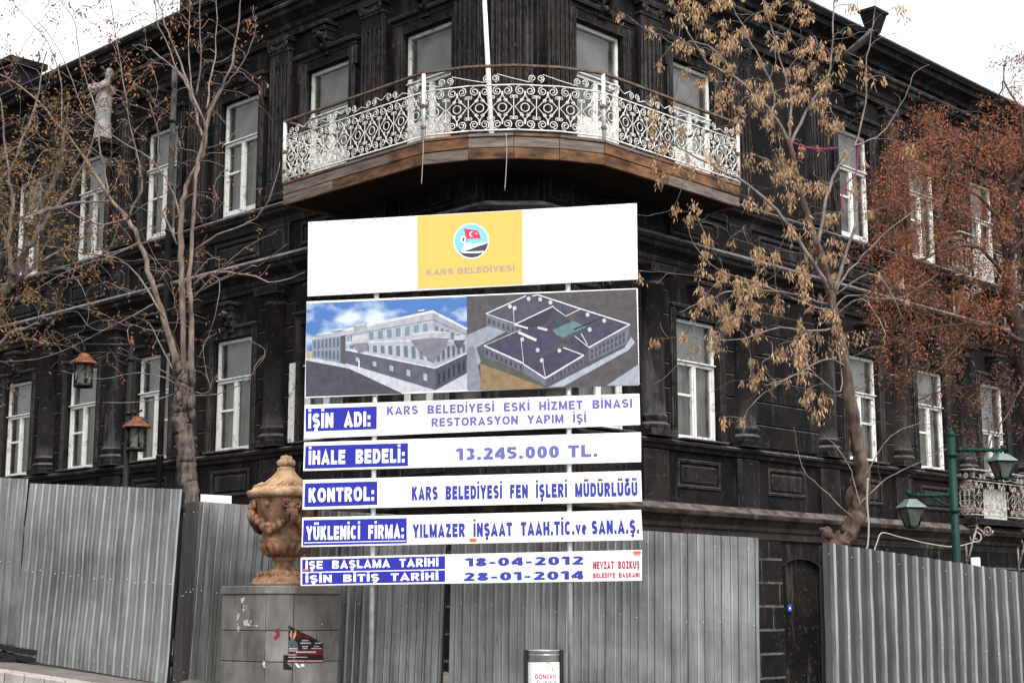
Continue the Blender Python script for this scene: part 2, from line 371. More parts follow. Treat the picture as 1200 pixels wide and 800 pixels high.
for (x0, y0), (x1, y1) in zip(kl, kl[1:]):
    d = Vector((x1 - x0, y1 - y0, 0)); g0 = ground_z(x0, y0); g1 = ground_z(x1, y1)
    e = 0.006 * d.normalized()
    p = [Vector((x0, y0, g0 - 0.1)) + e, Vector((x1, y1, g1 - 0.1)) - e]
    vs = []
    for q, g in ((p[0], g0), (p[1], g1)):
        vs += [q, q + Vector((0, 0.02, 0.235)), q + Vector((0, 0.32, 0.24)), q + Vector((0, 0.32, 0))]
    b.add(vs, [(0, 4, 5, 1), (1, 5, 6, 2), (2, 6, 7, 3), (0, 1, 2, 3), (7, 6, 5, 4)])
tag(b.build('kerb', M['kerb'], bevel=0.015), kind='structure')

# ================================================================== BUILDING
B = empty('corner_building', (0.03, 24.0, 0.0), 'two storey black stone corner building with white windows and a wrought iron corner balcony', 'building')
LWIN = [2.05, 4.77, 7.5, 10.25, 13.02, 15.8, 18.55, 21.3]
RWIN_G = [2.1, 4.72, 10.27, 13.07]
RWIN_U = [2.1, 4.75, 10.27, 13.1]
RDOOR = 15.9
RW2 = [18.7, 21.5]
SMAX = {'L': 23.0, 'R': 24.0}
G0, G1 = 4.40, 6.62
U0, U1 = 9.10, 11.44
OW = 0.625
# walls with real openings
b = MB()
def slab(side, s0, s1, z0, z1, n0=-0.45, n1=0.0):
    P = F(side, s0, n0, z0); b.box(P, F(side, s1, n0, z0) - P, F(side, s0, n1, z0) - P, Vector((0, 0, z1 - z0)))
NS0, NS1, NZ = 7.2, 8.55, 2.2
for side in 'LR':
    SM = SMAX[side]
    gw = [(c, OW, G0, G1) for c in (LWIN if side == 'L' else RWIN_G + RW2)]
    uw = [(c, OW, U0, U1) for c in (LWIN if side == 'L' else RWIN_U + RW2)]
    for c in ((2.05, 4.77) if side == 'L' else (2.1, 4.75)):
        uw = [q for q in uw if abs(q[0] - c) > 0.01] + [(c, OW, 8.87, U1)]
    if side == 'R':
        gw.append((RDOOR, OW, 3.5, G1)); uw.append((RDOOR, OW, 8.87, U1))
    def band(wins, z0, z1):
        wins = sorted(wins); s = CH
        for c, hw, a, t in wins:
            slab(side, s, c - hw, z0, z1)
            if a > z0: slab(side, c - hw, c + hw, z0, a)
            if t < z1: slab(side, c - hw, c + hw, t, z1)
            s = c + hw
        slab(side, s, SM, z0, z1)
    if side == 'R':
        slab(side, CH, NS0, -3, 3.3); slab(side, NS1, SM, -3, 3.3); slab(side, NS0, NS1, -3, 3.3, -0.45, -0.13)
        pts = [F(side, NS0, -0.13, 3.3), F(side, NS1, -0.13, 3.3)]
        for i in range(9):
            th = math.pi * i / 8; pts.append(F(side, (NS0 + NS1) / 2 + 0.675 * math.cos(th), -0.13, NZ + 0.22 * math.sin(th)))
        b.prism(pts, F(side, 0, 0, 0) - F(side, 0, -0.13, 0))
    else:
        slab(side, CH, SM, -3, 3.3)
    band(gw, 3.3, 7.6); band(uw, 7.6, 13.4)
p0, p1 = F('L', CH, 0, 0), F('R', CH, 0, 0)
q0, q1 = F('L', CH, -0.45, 0), F('R', CH, -0.45, 0)
b.prism([p0 + Vector((0, 0, -3)), p1 + Vector((0, 0, -3)), q1 + Vector((0, 0, -3)), q0 + Vector((0, 0, -3))], (0, 0, 16.4))
b.build('wall', M['stone'], B, recalc=True)
# rusticated blocks
b = MB()
def block(side, s0, s1, z0, z1, n):
    if s1 - s0 < 0.08: return
    P = F(side, s0, -0.01, z0); b.box(P, F(side, s1, -0.01, z0) - P, F(side, s0, n, z0) - P, Vector((0, 0, z1 - z0)))
PIL = {'L': [3.42, 6.14, 8.88, 11.63, 14.4, 17.15, 19.9], 'R': [3.42, 6.1, 8.85, 11.68, 14.48, 17.3, 20.1]}
for side in 'LR':
    wins = LWIN if side == 'L' else RWIN_G + [RDOOR] + RW2
    cuts = sorted([(c - 0.79, c + 0.79) for c in wins] + [(p - 0.27, p + 0.27) for p in PIL[side]])
    s = 1.34; gaps = []
    for a, c in cuts:
        if a > s: gaps.append((s, a))
        s = max(s, c)
    for a, c in gaps:
        for k in range(6):
            z = 4.46 + k * 0.437
            m = R.uniform(-0.006, 0.006)
            block(side, a + 0.01, c - 0.01, z, z + 0.412, 0.04 + m)
    rows = 13
    for k in range(rows):
        z = -2.75 + k * 0.43
        s = CH + 0.02 + (0.5 if k % 2 else 0)
        if k % 2: block(side, CH + 0.02, s - 0.02, z, z + 0.405, 0.05)
        while s < SMAX[side] - 0.5:
            e = s + R.uniform(0.95, 1.25)
            if side == 'R' and z < NZ + 0.3 and s < NS1 and e > NS0:
                block(side, s, min(e - 0.02, NS0 - 0.02), z, z + 0.405, 0.05)
                if e - 0.02 > NS1: block(side, NS1 + 0.02, e - 0.02, z, z + 0.405, 0.05)
            else:
                block(side, s, e - 0.02, z, z + 0.405, 0.05 + R.uniform(-0.006, 0.006))
            s = e
b.build('rustication', M['stone'], B, bevel=0.012, recalc=True)
b = MB(); block('L', CH + .02, SMAX['L'] - .6, -2.7, 2.70, .041); block('R', CH + .02, NS0 - .02, -2.7, 2.70, .041); block('R', NS1 + .02, SMAX['R'] - .6, -2.7, 2.70, .041)
b.build('mortar_bed', M['mortar'], B, recalc=True)
b = MB()
P = F('R', NS0 + 0.01, -0.128, -3); b.box(P, F('R', NS1 - 0.01, -0.128, -3) - P, F('R', NS0 + 0.01, -0.10, -3) - P, Vector((0, 0, 5.39)))
b.build('blocked_doorway', M['plaster'], B, recalc=True)

# mouldings swept round the corner
def path_pts(sl=None, sr=None):
    return [F('L', SMAX['L'], 0, 0), F('L', CH, 0, 0), F('R', CH, 0, 0), F('R', SMAX['R'], 0, 0)]
NM = Vector((0, -1, 0))
def mitre(a, c): return (a + c) / (1 + a.dot(c))
MIT = [NL, mitre(NL, NM), mitre(NM, NR), NR]
def sweep(name, prof, m, bevel=0.012):
    bb = MB(); pp = path_pts(); k = len(prof); vs = []
    for P, mi in zip(pp, MIT):
        for n, z in prof: vs.append(P + mi * n + Vector((0, 0, z)))
    fs = []
    for i in range(3):
        for j in range(k):
            j2 = (j + 1) % k; fs.append((i * k + j, i * k + j2, (i + 1) * k + j2, (i + 1) * k + j))
    fs.append(tuple(range(k))); fs.append(tuple(range(4 * k - 1, 3 * k - 1, -1)))
    bb.add(vs, fs); return bb.build(name, m, B, recalc=True, bevel=bevel)
sweep('base_cornice', [(-.1, 2.72), (.07, 2.74), (.07, 2.86), (.12, 2.90), (.12, 2.96), (.20, 3.06), (.26, 3.10), (.26, 3.18), (.10, 3.30), (-.1, 3.30)], M['weathered'])
sweep('sill_course', [(-.1, 4.20), (.08, 4.22), (.10, 4.29), (.17, 4.31), (.17, 4.37), (.04, 4.40), (-.1, 4.395)], M['trim'])
sweep('string_course', [(-.1, 7.40), (.07, 7.42), (.07, 7.50), (.11, 7.53), (.11, 7.60), (.18, 7.66), (.30, 7.74), (.30, 7.80), (.36, 7.83), (.36, 7.90), (.14, 8.02), (-.1, 8.03)], M['trim'])
sweep('upper_sill_course', [(-.1, 8.60), (.05, 8.62), (.05, 8.74), (.10, 8.78), (.18, 8.84), (.18, 8.89), (.22, 8.91), (.22, 8.97), (.06, 9.06), (-.1, 9.065)], M['trim'])
sweep('architrave', [(-.1, 12.26), (.10, 12.27), (.10, 12.39), (.15, 12.41), (.15, 12.50), (.24, 12.57), (.34, 12.63), (.34, 12.70), (.41, 12.73), (.41, 12.80), (.12, 12.90), (-.1, 12.905)], M['trim'])
sweep('eaves_cornice', [(-.1, 13.10), (.12, 13.12), (.12, 13.20), (.25, 13.26), (.40, 13.30), (.40, 13.40), (.50, 13.43), (.50, 13.50), (-.1, 13.50)], M['trim'])
# roof sheet with a thin pale metal edge
b = MB(); pp = path_pts(); vs = []
for n, z in [(.56, 13.505), (.56, 13.54), (-3.5, 14.75), (-3.5, 14.70)]:
    for P, mi in zip(pp, MIT): vs.append(P + mi * n + Vector((0, 0, z)))
for i in range(3):
    for r in range(4):
        r2 = (r + 1) % 4; b.add([vs[r * 4 + i], vs[r * 4 + i + 1], vs[r2 * 4 + i + 1], vs[r2 * 4 + i]], [(0, 1, 2, 3)])
b.build('roof', M['roof'], B, recalc=True)

# repeated facade parts, modelled once in local axes (x along wall, -y outward, z up)
def local(mb, name, m, bevel=0):
    return mb.build(name, m, None, org=(0, 0, 0), bevel=bevel, recalc=False)
# upper fluted pilaster
def pilaster_mesh(wd, name='pilaster'):
    q = MB(); h = wd / 2
    q.bx(-h - .05, h + .05, -.16, .02, 9.07, 9.20); q.bx(-h - .02, h + .02, -.14, .02, 9.20, 9.46)
    q.bx(-h, h, -.09, .02, 9.46, 12.0)
    nf = max(4, int(round(wd / 0.115))); st = wd / nf
    for i in range(nf + 1):
        x = -h + i * st; ww = 0.026 if 0 < i < nf else 0.035
        x0 = max(-h, x - ww); x1 = min(h, x + ww)
        q.bx(x0, x1, -.135, -.085, 9.50, 11.72)
    q.bx(-h, h, -.137, -.085, 11.72, 11.98)
    q.bx(-h - .03, h + .03, -.165, .02, 11.98, 12.02)
    q.bx(-h + .02, h - .02, -.17, .02, 12.02, 12.16)
    for sg in (-1, 1):                                    # ionic volutes
        pts = []
        for i in range(19):
            t = i / 18 * 3.3 * math.pi; r_ = 0.085 * (1 - i / 22)
            pts.append((sg * (h - .06) + sg * r_ * math.cos(t), -.19, 12.09 + r_ * math.sin(t)))
        q.tube(pts, 0.02, 5)
    for i in range(7):
        x = -h + .16 + (wd - .32) * i / 6; q.tube([(x, -.185, 12.13 - .05 * math.sin(math.pi * i / 6)), (x, -.185, 12.03)], .014, 5)
    q.bx(-h - .06, h + .06, -.21, .02, 12.17, 12.26)
    return local(q, name, M['trim'], 0.008)
pil = pilaster_mesh(0.58); first = True
for side in 'LR':
    for s in [0.98] + PIL[side]:
        facade_put(pil, side, s, 0, 0, B, first); first = False
cp = pilaster_mesh(0.70); place(cp, Vector((0, CO.y + CH * DL.y, 0)), 0, B)
# engaged half columns on the ground floor
q = MB()
q.bx(-.33, .33, -.10, .02, 3.31, 4.19); q.bx(-.36, .36, -.30, .02, 4.41, 4.52)
q.lathe([(.31, 4.52), (.33, 4.57), (.31, 4.62), (.27, 4.64), (.27, 4.68), (.30, 4.72), (.28, 4.77), (.245, 4.80), (.235, 7.02), (.27, 7.04), (.27, 7.08), (.24, 7.10), (.24, 7.18), (.30, 7.25)], (0, 0.0, 0), 20, a0=math.pi, a1=2 * math.pi)
q.bx(-.33, .33, -.33, .02, 7.25, 7.40)
col = local(q, 'half_column', M['trim']); first = True
for side in 'LR':
    for s in [0.98] + PIL[side]:
        facade_put(col, side, s, 0, 0, B, first); first = False
# window surrounds, upper
q = MB()
for sg in (-1, 1):
    x0, x1 = sorted((sg * .626, sg * .80)); q.bx(x0, x1, -.07, .02, 9.07, 11.62)
    x0, x1 = sorted((sg * .70, sg * .775)); q.bx(x0, x1, -.11, -.06, 9.07, 11.60)
    x0, x1 = sorted((sg * .72, sg * .86)); q.bx(x0, x1, -.09, .02, 11.25, 11.60)
q.bx(-.626, .626, -.07, .02, 11.445, 11.62); q.bx(-.86, .86, -.10, .02, 11.62, 11.70); q.bx(-.90, .90, -.17, .02, 11.70, 11.77)
sur = local(q, 'window_surround', M['trim'], 0.008); first = True
for side in 'LR':
    for s in (LWIN if side == 'L' else RWIN_U + [RDOOR] + RW2):
        facade_put(sur, side, s, 0, 0, B, first); first = False
# window surrounds, lower
q = MB()
for sg in (-1, 1):
    x0, x1 = sorted((sg * .626, sg * .78)); q.bx(x0, x1, -.06, .02, 4.405, 6.78)
    x0, x1 = sorted((sg * .68, sg * .755)); q.bx(x0, x1, -.095, -.05, 4.41, 6.76)
q.bx(-.626, .626, -.06, .02, 6.625, 6.78); q.bx(-.80, .80, -.12, .02, 6.78, 6.84)
q.bx(-.66, .66, -.21, .0, 4.402, 4.44)
surg = local(q, 'lower_window_surround', M['trim'], 0.008); first = True
for side in 'LR':
    for s in (LWIN if side == 'L' else RWIN_G + [RDOOR] + RW2):
        facade_put(surg, side, s, 0, 0, B, first); first = False
# carved keystone consoles
def keystone(z0, z1, nm):
    q = MB(); h = z1 - z0
    for t0, t1, wd, n in [(0, .18, .10, .13), (.18, .45, .13, .17), (.45, .72, .16, .24), (.72, .86, .19, .29), (.88, 1.0, .24, .33)]:
        q.bx(-wd, wd, -n, .02, z0 + h * t0, z0 + h * t1 - .004)
    for sg in (-1, 1): q.tube([(sg * .09, -.30, z0 + h * .62), (sg * .09, -.22, z0 + h * .40), (sg * .07, -.16, z0 + h * .14)], [.05, .04, .025], 6)
    q.ball((0, -.27, z0 + h * .58), .075, 8); q.ball((0, -.2, z0 + h * .25), .055, 8)
    return local(q, nm, M['trim'], 0.006)
kt = keystone(11.60, 12.20, 'keystone'); first = True
for side in 'LR':
    for s in (LWIN if side == 'L' else RWIN_U + RW2):
        facade_put(kt, side, s, 0, 0, B, first); first = False
kg = keystone(6.72, 7.28, 'lower_keystone'); first = True
for side in 'LR':
    for s in (LWIN if side == 'L' else RWIN_G + [RDOOR] + RW2):
        facade_put(kg, side, s, 0, 0, B, first); first = False
# moulded panel frames in the three friezes
def panel_frame(z0, z1, hw, nm):
    q = MB(); t = .05
    q.bx(-hw, hw, -.035, .01, z0, z0 + t); q.bx(-hw, hw, -.035, .01, z1 - t, z1)
    q.bx(-hw, -hw + t, -.033, .01, z0 + t, z1 - t); q.bx(hw - t, hw, -.033, .01, z0 + t, z1 - t)
    q.bx(-hw + .13, hw - .13, -.022, .01, z0 + .11, z1 - .11)
    return local(q, nm, M['trim'], 0.006)
pf = [panel_frame(3.58, 4.08, .62, 'dado_panel'), panel_frame(8.12, 8.54, .72, 'frieze_panel'), panel_frame(12.92, 13.09, .8, 'eaves_panel')]
fl = [True] * 3
for side in 'LR':
    wl = LWIN if side == 'L' else sorted(RWIN_G + [7.45, RDOOR] + RW2)
    for s in wl:
        for k in range(3):
            if k == 0 and side == 'R' and s == RDOOR: continue
            facade_put(pf[k], side, s, 0, 0, B, fl[k]); fl[k] = False
# pedestal blocks in the frieze under each upper pilaster
q = MB(); q.bx(-.34, .34, -.07, .02, 8.05, 8.60); q.bx(-.2, .2, -.095, -.06, 8.15, 8.5)
pb = local(q, 'pilaster_pedestal', M['trim'], 0.006); first = True
for side in 'LR':
    for s in [0.98] + PIL[side]:
        facade_put(pb, side, s, 0, 0, B, first); first = False
q = MB(); q.bx(-.30, .30, -.09, .02, 12.905, 13.095); eb = local(q, 'eaves_block', M['trim'], 0.006); first = True
for side in 'LR':
    for s in [0.98] + PIL[side]:
        facade_put(eb, side, s, 0, 0, B, first); first = False

# windows: frame > pane, curtain
def window_proto(h, style, nm='window'):
    q = MB(); y0, y1 = .07, .16; hw = .622; tz = h * .62
    f = .065
    q.bx(-hw, -hw + f, y0, y1, 0.002, h - .002); q.bx(hw - f, hw, y0, y1, 0.002, h - .002)
    q.bx(-hw + f, hw - f, y0, y1, h - f, h - .002); q.bx(-hw + f, hw - f, y0, y1, 0.002, .07)
    q.bx(-hw + f, hw - f, y0 - .015, y1, tz, tz + .075); q.bx(-hw + .02, hw - .02, y0 - .06, y0 - .005, tz + .06, tz + .085)
    q.bx(-.062, .062, y0 - .008, y1, .07, tz); q.bx(-.02, .02, y0 - .025, y0 - .006, .07, tz)
    for sg in (-1, 1):                                      # casement stiles
        a, c = sorted((sg * .50, sg * (hw - f))); q.bx(a, c, y0 + .012, y1 - .01, .07, tz)
    q.bx(-hw + f, hw - f, y0 + .012, y1 - .01, .07, .13)
    if style in (0, 2): q.bx(-.50, -.062, y0 + .012, y1 - .012, tz * .60, tz * .60 + .045)
    if style == 1: q.bx(.062, .50, y0 + .012, y1 - .012, tz * .60, tz * .60 + .045)
    if style == 3:                                          # balcony door: solid white lower leaves
        q.bx(-.50, .50, y0 + .016, y1 - .01, .12, .95, 2); q.bx(-.42, -.12, y0 + .004, y0 + .02, .25, .85, 2); q.bx(.12, .42, y0 + .004, y0 + .02, .25, .85, 2)
    # dark room box behind
    q.bx(-hw, hw, 1.15, 1.16, 0, h, 1); q.bx(-hw - .02, -hw, .46, 1.15, 0, h, 1); q.bx(hw, hw + .02, .46, 1.15, 0, h, 1)
    q.bx(-hw, hw, .46, 1.15, h, h + .02, 1); q.bx(-hw, hw, .46, 1.15, -.02, 0, 1)
    fr = local(q, nm, [M['white'], M['dark'], M['whiteold']], 0.005)
    g = MB(); g.add([(-hw + f, .115, .07), (hw - f, .115, .07), (hw - f, .115, h - f), (-hw + f, .115, h - f)], [(0, 1, 2, 3)])
    pane = local(g, 'pane', M['glass']); pane.parent = fr
    c = MB()
    def drape(x0, x1, z0, z1, mi, am=.02, fr_=9.0, ph=0.0):
        n = 36; vs = []
        for z in (z0, z1):
            for i in range(n + 1):
                x = x0 + (x1 - x0) * i / n
                vs.append((x, .27 + am * math.sin(ph + fr_ * 6.28 * (x - x0)) + am * .5 * math.sin(ph * 2 + fr_ * 11 * x), z))
        c.add(vs, [(i, i + 1, n + 2 + i, n + 1 + i) for i in range(n)], mi, True)
    if style == 0: drape(-.58, .58, .02, tz + .05, 0, .03, 4.2); drape(-.58, .58, tz + .06, h - .02, 1, .004, 1)
    elif style == 1: drape(-.10, .58, .02, tz + .05, 0, .03, 5); drape(-.58, .58, tz + .1, h - .02, 1, .004, 1); drape(-.58, -.36, .02, tz, 0, .03, 6, 1)
    elif style == 2: drape(-.58, -.18, .02, tz + .2, 0, .03, 6, 2); drape(.2, .58, .02, tz + .05, 0, .03, 5); drape(-.58, .58, tz + .22, h - .02, 1, .004, 1)
    else: drape(-.58, .58, .9, h - .02, 1, .006, 1.3)
    cu = local(c, 'curtain', [M['curtain'], M['curtain_pale']]); cu.parent = fr
    return fr
wp = {}
def put_window(side, s, z, h, style, nm='window'):
    key = (round(h, 2), style, nm)
    if key not in wp:
        wp[key] = window_proto(h, style, nm); facade_put(wp[key], side, s, 0, z, B, True)
    else: facade_put(wp[key], side, s, 0, z, B, False)
for i, s in enumerate(LWIN):
    put_window('L', s, G0, G1 - G0, (2, 1, 0, 1, 0, 0, 2, 1)[i])
    if i < 2: put_window('L', s, 8.87, U1 - 8.87, 3, 'balcony_door')
    else: put_window('L', s, U0, U1 - U0, (0, 1, 0, 2, 0, 1, 2, 0)[i])
for i, s in enumerate(RWIN_G + RW2): put_window('R', s, G0, G1 - G0, (0, 0, 1, 0, 1, 2)[i])
for i, s in enumerate(RWIN_U + RW2):
    if i < 2: put_window('R', s, 8.87, U1 - 8.87, 3, 'balcony_door')
    else: put_window('R', s, U0, U1 - U0, (0, 1, 2, 0, 1, 2)[i])
put_window('R', RDOOR, 3.5, G1 - 3.5, 3, 'balcony_door'); put_window('R', RDOOR, 8.87, U1 - 8.87, 3, 'balcony_door')
# a peeling shutter leaf left against the wall beside the ground floor window by the sign
q = MB(); q.bx(-.07, .07, -.13, -.10, 4.45, 5.9); q.bx(-.05, .05, -.15, -.13, 5.35, 5.85); q.bx(-.05, .05, -.15, -.13, 4.5, 5.25)
sh = local(q, 'shutter', M['whiteold']); place(sh, F('L', 5.52, 0, 0), ROT['L'], B)

# rain pipes, parapet blocks, hopper, attic
def pipe(side, s, n, z0, z1, r=.055):
    q = MB(); q.tube([F(side, s, n, z0), F(side, s, n, z1)], r, 10)
    for k in range(5):
        z = z0 + (z1 - z0) * (k + .5) / 5; q.tube([F(side, s, n, z - .03), F(side, s, n, z + .03)], r * 1.35, 10)
    return q
pipe('L', 9.25, .44, 1.0, 12.4, .06).build('rain_pipe', M['stone'], B)
q = MB()
q.tube([F('R', 9.35, .30, 12.6), F('R', 9.5, .50, 12.85), F('R', 10.0, .66, 13.3), F('R', 10.2, .66, 13.5)], .085, 8)
lo = [F('R', a, n, 13.42) for a, n in ((10.1, .56), (10.32, .56), (10.32, .76), (10.1, .76))]; hi = [F('R', a, n, 13.86) for a, n in ((9.98, .48), (10.48, .48), (10.48, .84), (9.98, .84))]
q.add(lo + hi, [(i, (i + 1) % 4, (i + 1) % 4 + 4, i + 4) for i in range(4)] + [(3, 2, 1, 0), (4, 5, 6, 7)])
P = F('R', 9.95, .45, 13.86); q.box(P, F('R', 10.51, .45, 13.86) - P, F('R', 9.95, .87, 13.86) - P, (0, 0, .05))
q.build('rain_hopper', M['trim'], B, recalc=True)
for side, s in (('L', 8.9), ('L', 3.4), ('R', 3.4)):
    q = MB(); P = F(side, s - .3, -.1, 13.5); q.box(P, F(side, s + .3, -.1, 13.5) - P, F(side, s - .3, .42, 13.5) - P, (0, 0, .5))
    P = F(side, s - .34, -.14, 14.0); q.box(P, F(side, s + .34, -.14, 14.0) - P, F(side, s - .34, .47, 14.0) - P, (0, 0, .08))
    q.build('parapet_block', M['trim'], B, recalc=True)
q = MB(); P = F('L', 16.75, -.6, 13.4); q.box(P, F('L', 23, -.6, 13.4) - P, F('L', 16.75, .15, 13.4) - P, (0, 0, 1.1))
P = F('L', 16.62, -.7, 14.5); q.box(P, F('L', 23, -.7, 14.5) - P, F('L', 16.62, .30, 14.5) - P, (0, 0, .14))
q.build('attic', M['stone'], B, recalc=True)

# ------------------------------------------------------------------ corner balcony (part of the building)
def spiral(c, r, turns, a0, dirn, n=13, rmin=.22):
    out = []
    for i in range(n):
        t = i / (n - 1); a = a0 + dirn * turns * 2 * math.pi * t; rr = r * (1 - (1 - rmin) * t)
        out.append((c[0] + rr * math.cos(a), c[1] + rr * math.sin(a)))
    return out
def rail_unit(wd):
    h = wd / 2; P = []
    for sg in (-1, 1):
        mx_ = lambda pts: [(sg * x, y) for x, y in pts]
        P.append((mx_(spiral((.083, .155), .078, 1.6, -math.pi / 2, 1)), .0092))
        P.append((mx_(spiral((.083, .705), .080, 1.6, math.pi / 2, -1)), .0092))
        P.append((mx_([(.005, .155), (.01, .24), (.075, .33), (h - .02, .44), (.075, .53), (.01, .62), (.005, .70)]), .0085))
        P.append((mx_(spiral((.052, .545), .035, 1.2, math.pi, -1, 8, .3)), .0075))
        P.append((mx_(spiral((.052, .315), .035, 1.2, math.pi, 1, 8, .3)), .0075))
        P.append((mx_(spiral((h - .035, .60), .035, 1.2, 0, 1, 8, .3)), .0075))
        P.append((mx_(spiral((h - .035, .26), .035, 1.2, 0, -1, 8, .3)), .0075))
        P.append((mx_([(h - .002, .23), (h - .002, .63)]), .006))
    P.append(([(.068 * math.cos(a * math.pi / 6), .43 + .068 * math.sin(a * math.pi / 6)) for a in range(13)], .009))
    return P
def railing(A, C, units, mats, name='railing', parent=None):
    q = MB(); A = Vector(A); C = Vector(C); d = C - A; wd = d.length / units; d.normalize()
    Z = Vector((0, 0, 1)); base = rail_unit(wd)
    def T(x, y): return A + d * x + Z * y
    for k in range(units):
        cx = (k + .5) * wd
        for pts, r in base: q.tube([T(cx + x, y) for x, y in pts], r, 4, cap=False)
    st = wd * 1.5; m_ = max(1, int(round(wd * units / st))); st = wd * units / m_
    for k in range(m_):
        cx = (k + .5) * st
        for sg in (-1, 1):
            q.tube([T(cx + sg * x, y) for x, y in spiral((.066, .915), .066, 1.6, -math.pi / 2, 1, 13)], .0085, 4, cap=False)
            up_ = (k % 2 == 0) == (sg > 0)
            q.tube([T(cx + sg * .10, .985), T(cx + sg * st / 2, .90)] if up_ else [T(cx + sg * .11, .85), T(cx + sg * st / 2, .90)], .008, 4, cap=False)
    Ln = (C - A).length
    for y, r in ((.06, .014), (.80, .012)):
        q.tube([T(0, y), T(Ln, y)], r, 6)
    return q.build(name, mats, parent)
OFF = 1.25; DZ = 8.86
eL, cL = F('L', 4.42, OFF, DZ), F('L', .80, OFF, DZ)
cR, eR = F('R', .78, OFF, DZ), F('R', 4.42, OFF, DZ)
mF = (cL + cR) / 2 + Vector((0, -.36, 0))
arcp = [cL + (cR - cL) * t_ + Vector((0, -.36 * (1 - (2 * t_ - 1) ** 2), 0)) for t_ in (0, .25, .5, .75, 1)]
wL, wR = F('L', 4.42, .05, DZ), F('R', 4.42, .05, DZ)
bal = empty('balcony', B.location); bal.parent = B; bal.location = (0, 0, 0)
class _Fake: pass
def under(o, parent):                      # sub-part of the balcony: vertices already relative to the building's base
    o.parent = parent; return o
outline = [wL, eL] + arcp + [eR, wR]
def bal_build(q, name, m, bevel=0):
    o = q.build(name, m, None, org=B.location, bevel=bevel, recalc=False); o.location = (0, 0, 0); o.parent = bal; return o
q = MB()                                    # deck with dark plank soffit
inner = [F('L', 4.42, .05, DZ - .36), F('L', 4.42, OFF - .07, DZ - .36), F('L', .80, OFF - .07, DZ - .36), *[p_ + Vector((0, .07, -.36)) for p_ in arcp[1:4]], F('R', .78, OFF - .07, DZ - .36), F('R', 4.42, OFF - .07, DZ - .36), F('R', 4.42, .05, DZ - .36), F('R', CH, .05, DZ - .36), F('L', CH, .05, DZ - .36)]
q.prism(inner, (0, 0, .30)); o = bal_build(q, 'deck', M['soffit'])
for a, c in zip(outline, outline[1:]):
    d = (c - a).normalized(); nrm = Vector((d.y, -d.x, 0));
    if nrm.dot(a - Vector((0, 26, a.z))) < 0: nrm = -nrm
    q = MB(); z0 = DZ - .41
    for zz, hh, th in ((0.06, .18, .0), (.245, .17, .012), (.42, .05, .03)):
        k = 0; t = 0; Ln = (c - a).length
        while t < Ln - .01:
            e = min(Ln, t + R.uniform(1.1, 1.9))
            if Ln - e < .5: e = Ln
            P = a + d * (t + .003) + Vector((0, 0, zz - .47)) + nrm * (R.uniform(-.006, .006) - .05)
            q.box(P, d * (e - t - .006), nrm * (.06 + th), (0, 0, hh), 1 if R.random() < .4 else 0); t = e
    bal_build(q, 'fascia', [M['wood'], M['woodrust']], 0.006)
for A_, C_, u in ((eL, cL, 10),) + tuple((a_, c_, 2) for a_, c_ in zip(arcp, arcp[1:])) + ((cR, eR, 10), (wL, eL, 3), (eR, wR, 3)):
    o = railing(A_, C_, u, M['iron']); me = o.data
    for v in me.vertices: v.co -= B.location
    o.parent = bal
q = MB(); top = [p + Vector((0, 0, 1.10)) for p in outline]
for a, c in zip(top, top[1:]):
    d = (c - a).normalized(); nn = Vector((-d.y, d.x, 0)) * .03
    q.box(a - nn - d * .02, (c - a) + d * .04, nn * 2, (0, 0, .035))
    for k in range(int((c - a).length / .25)):
        q.ball(a + (c - a) * ((k + .5) / max(1, int((c - a).length / .25))) + Vector((0, -.034, .018)), .014, 6)
bal_build(q, 'handrail', M['rust'])
for p in (eL, cL, cR, eR):
    q = MB(); q.tube([p, p + Vector((0, 0, 1.10))], .04, 4); q.ball(p + Vector((0, 0, .55)), .052, 8, 1); q.ball(p + Vector((0, 0, .2)), .052, 8, 1)
    bal_build(q, 'railing_post', [M['white'], M['rust']])

# two small far balconies on the right facade
for zb in (3.46, 8.83):
    sb = empty('small_balcony', (0, 0, 0)); sb.parent = B
    def sbb(q, name, m):
        o = q.build(name, m, None, org=B.location); o.location = (0, 0, 0); o.parent = sb; return o
    s0, s1, no = RDOOR - 1.80, RDOOR + .85, .38
    q = MB(); P = F('R', s0 - .06, .05, zb - .14); q.box(P, F('R', s1 + .06, .05, zb - .14) - P, F('R', s0 - .06, no + .06, zb - .14) - P, (0, 0, .12))
    sbb(q, 'slab', M['trim'])
    for A_, C_, u in ((F('R', s0, no, zb), F('R', s1, no, zb), 5), (F('R', s0, .05, zb), F('R', s0, no, zb), 3), (F('R', s1, .05, zb), F('R', s1, no, zb), 3)):
        o = railing(A_, C_, u, M['iron_far']);
        for v in o.data.vertices: v.co -= B.location
        o.parent = sb
        q = MB(); q.tube([A_ + Vector((0, 0, 1.05)), C_ + Vector((0, 0, 1.05))], .02, 6); sbb(q, 'top_rail', M['iron_far'])
    q = MB()
    for s in (s0 + .1, s1 - .1):
        def T2(n, z): return F('R', s, n, z)
        q.tube([T2(.05, zb - 1.1), T2(no, zb - .16)], .025, 5); q.tube([T2(.08, zb - 1.15), T2(.08, zb - .16)], .025, 5); q.tube([T2(.08, zb - .17), T2(no, zb - .17)], .025, 5)
        q.tube([T2(x, y) for x, y in spiral((.34, zb - .42), .2, 1.8, 0, 1, 20)], .02, 5)
        q.tube([T2(x, y) for x, y in spiral((.62, zb - .30), .12, 1.6, 0, -1, 16)], .018, 5)
    sbb(q, 'scroll_bracket', M['iron_far'])

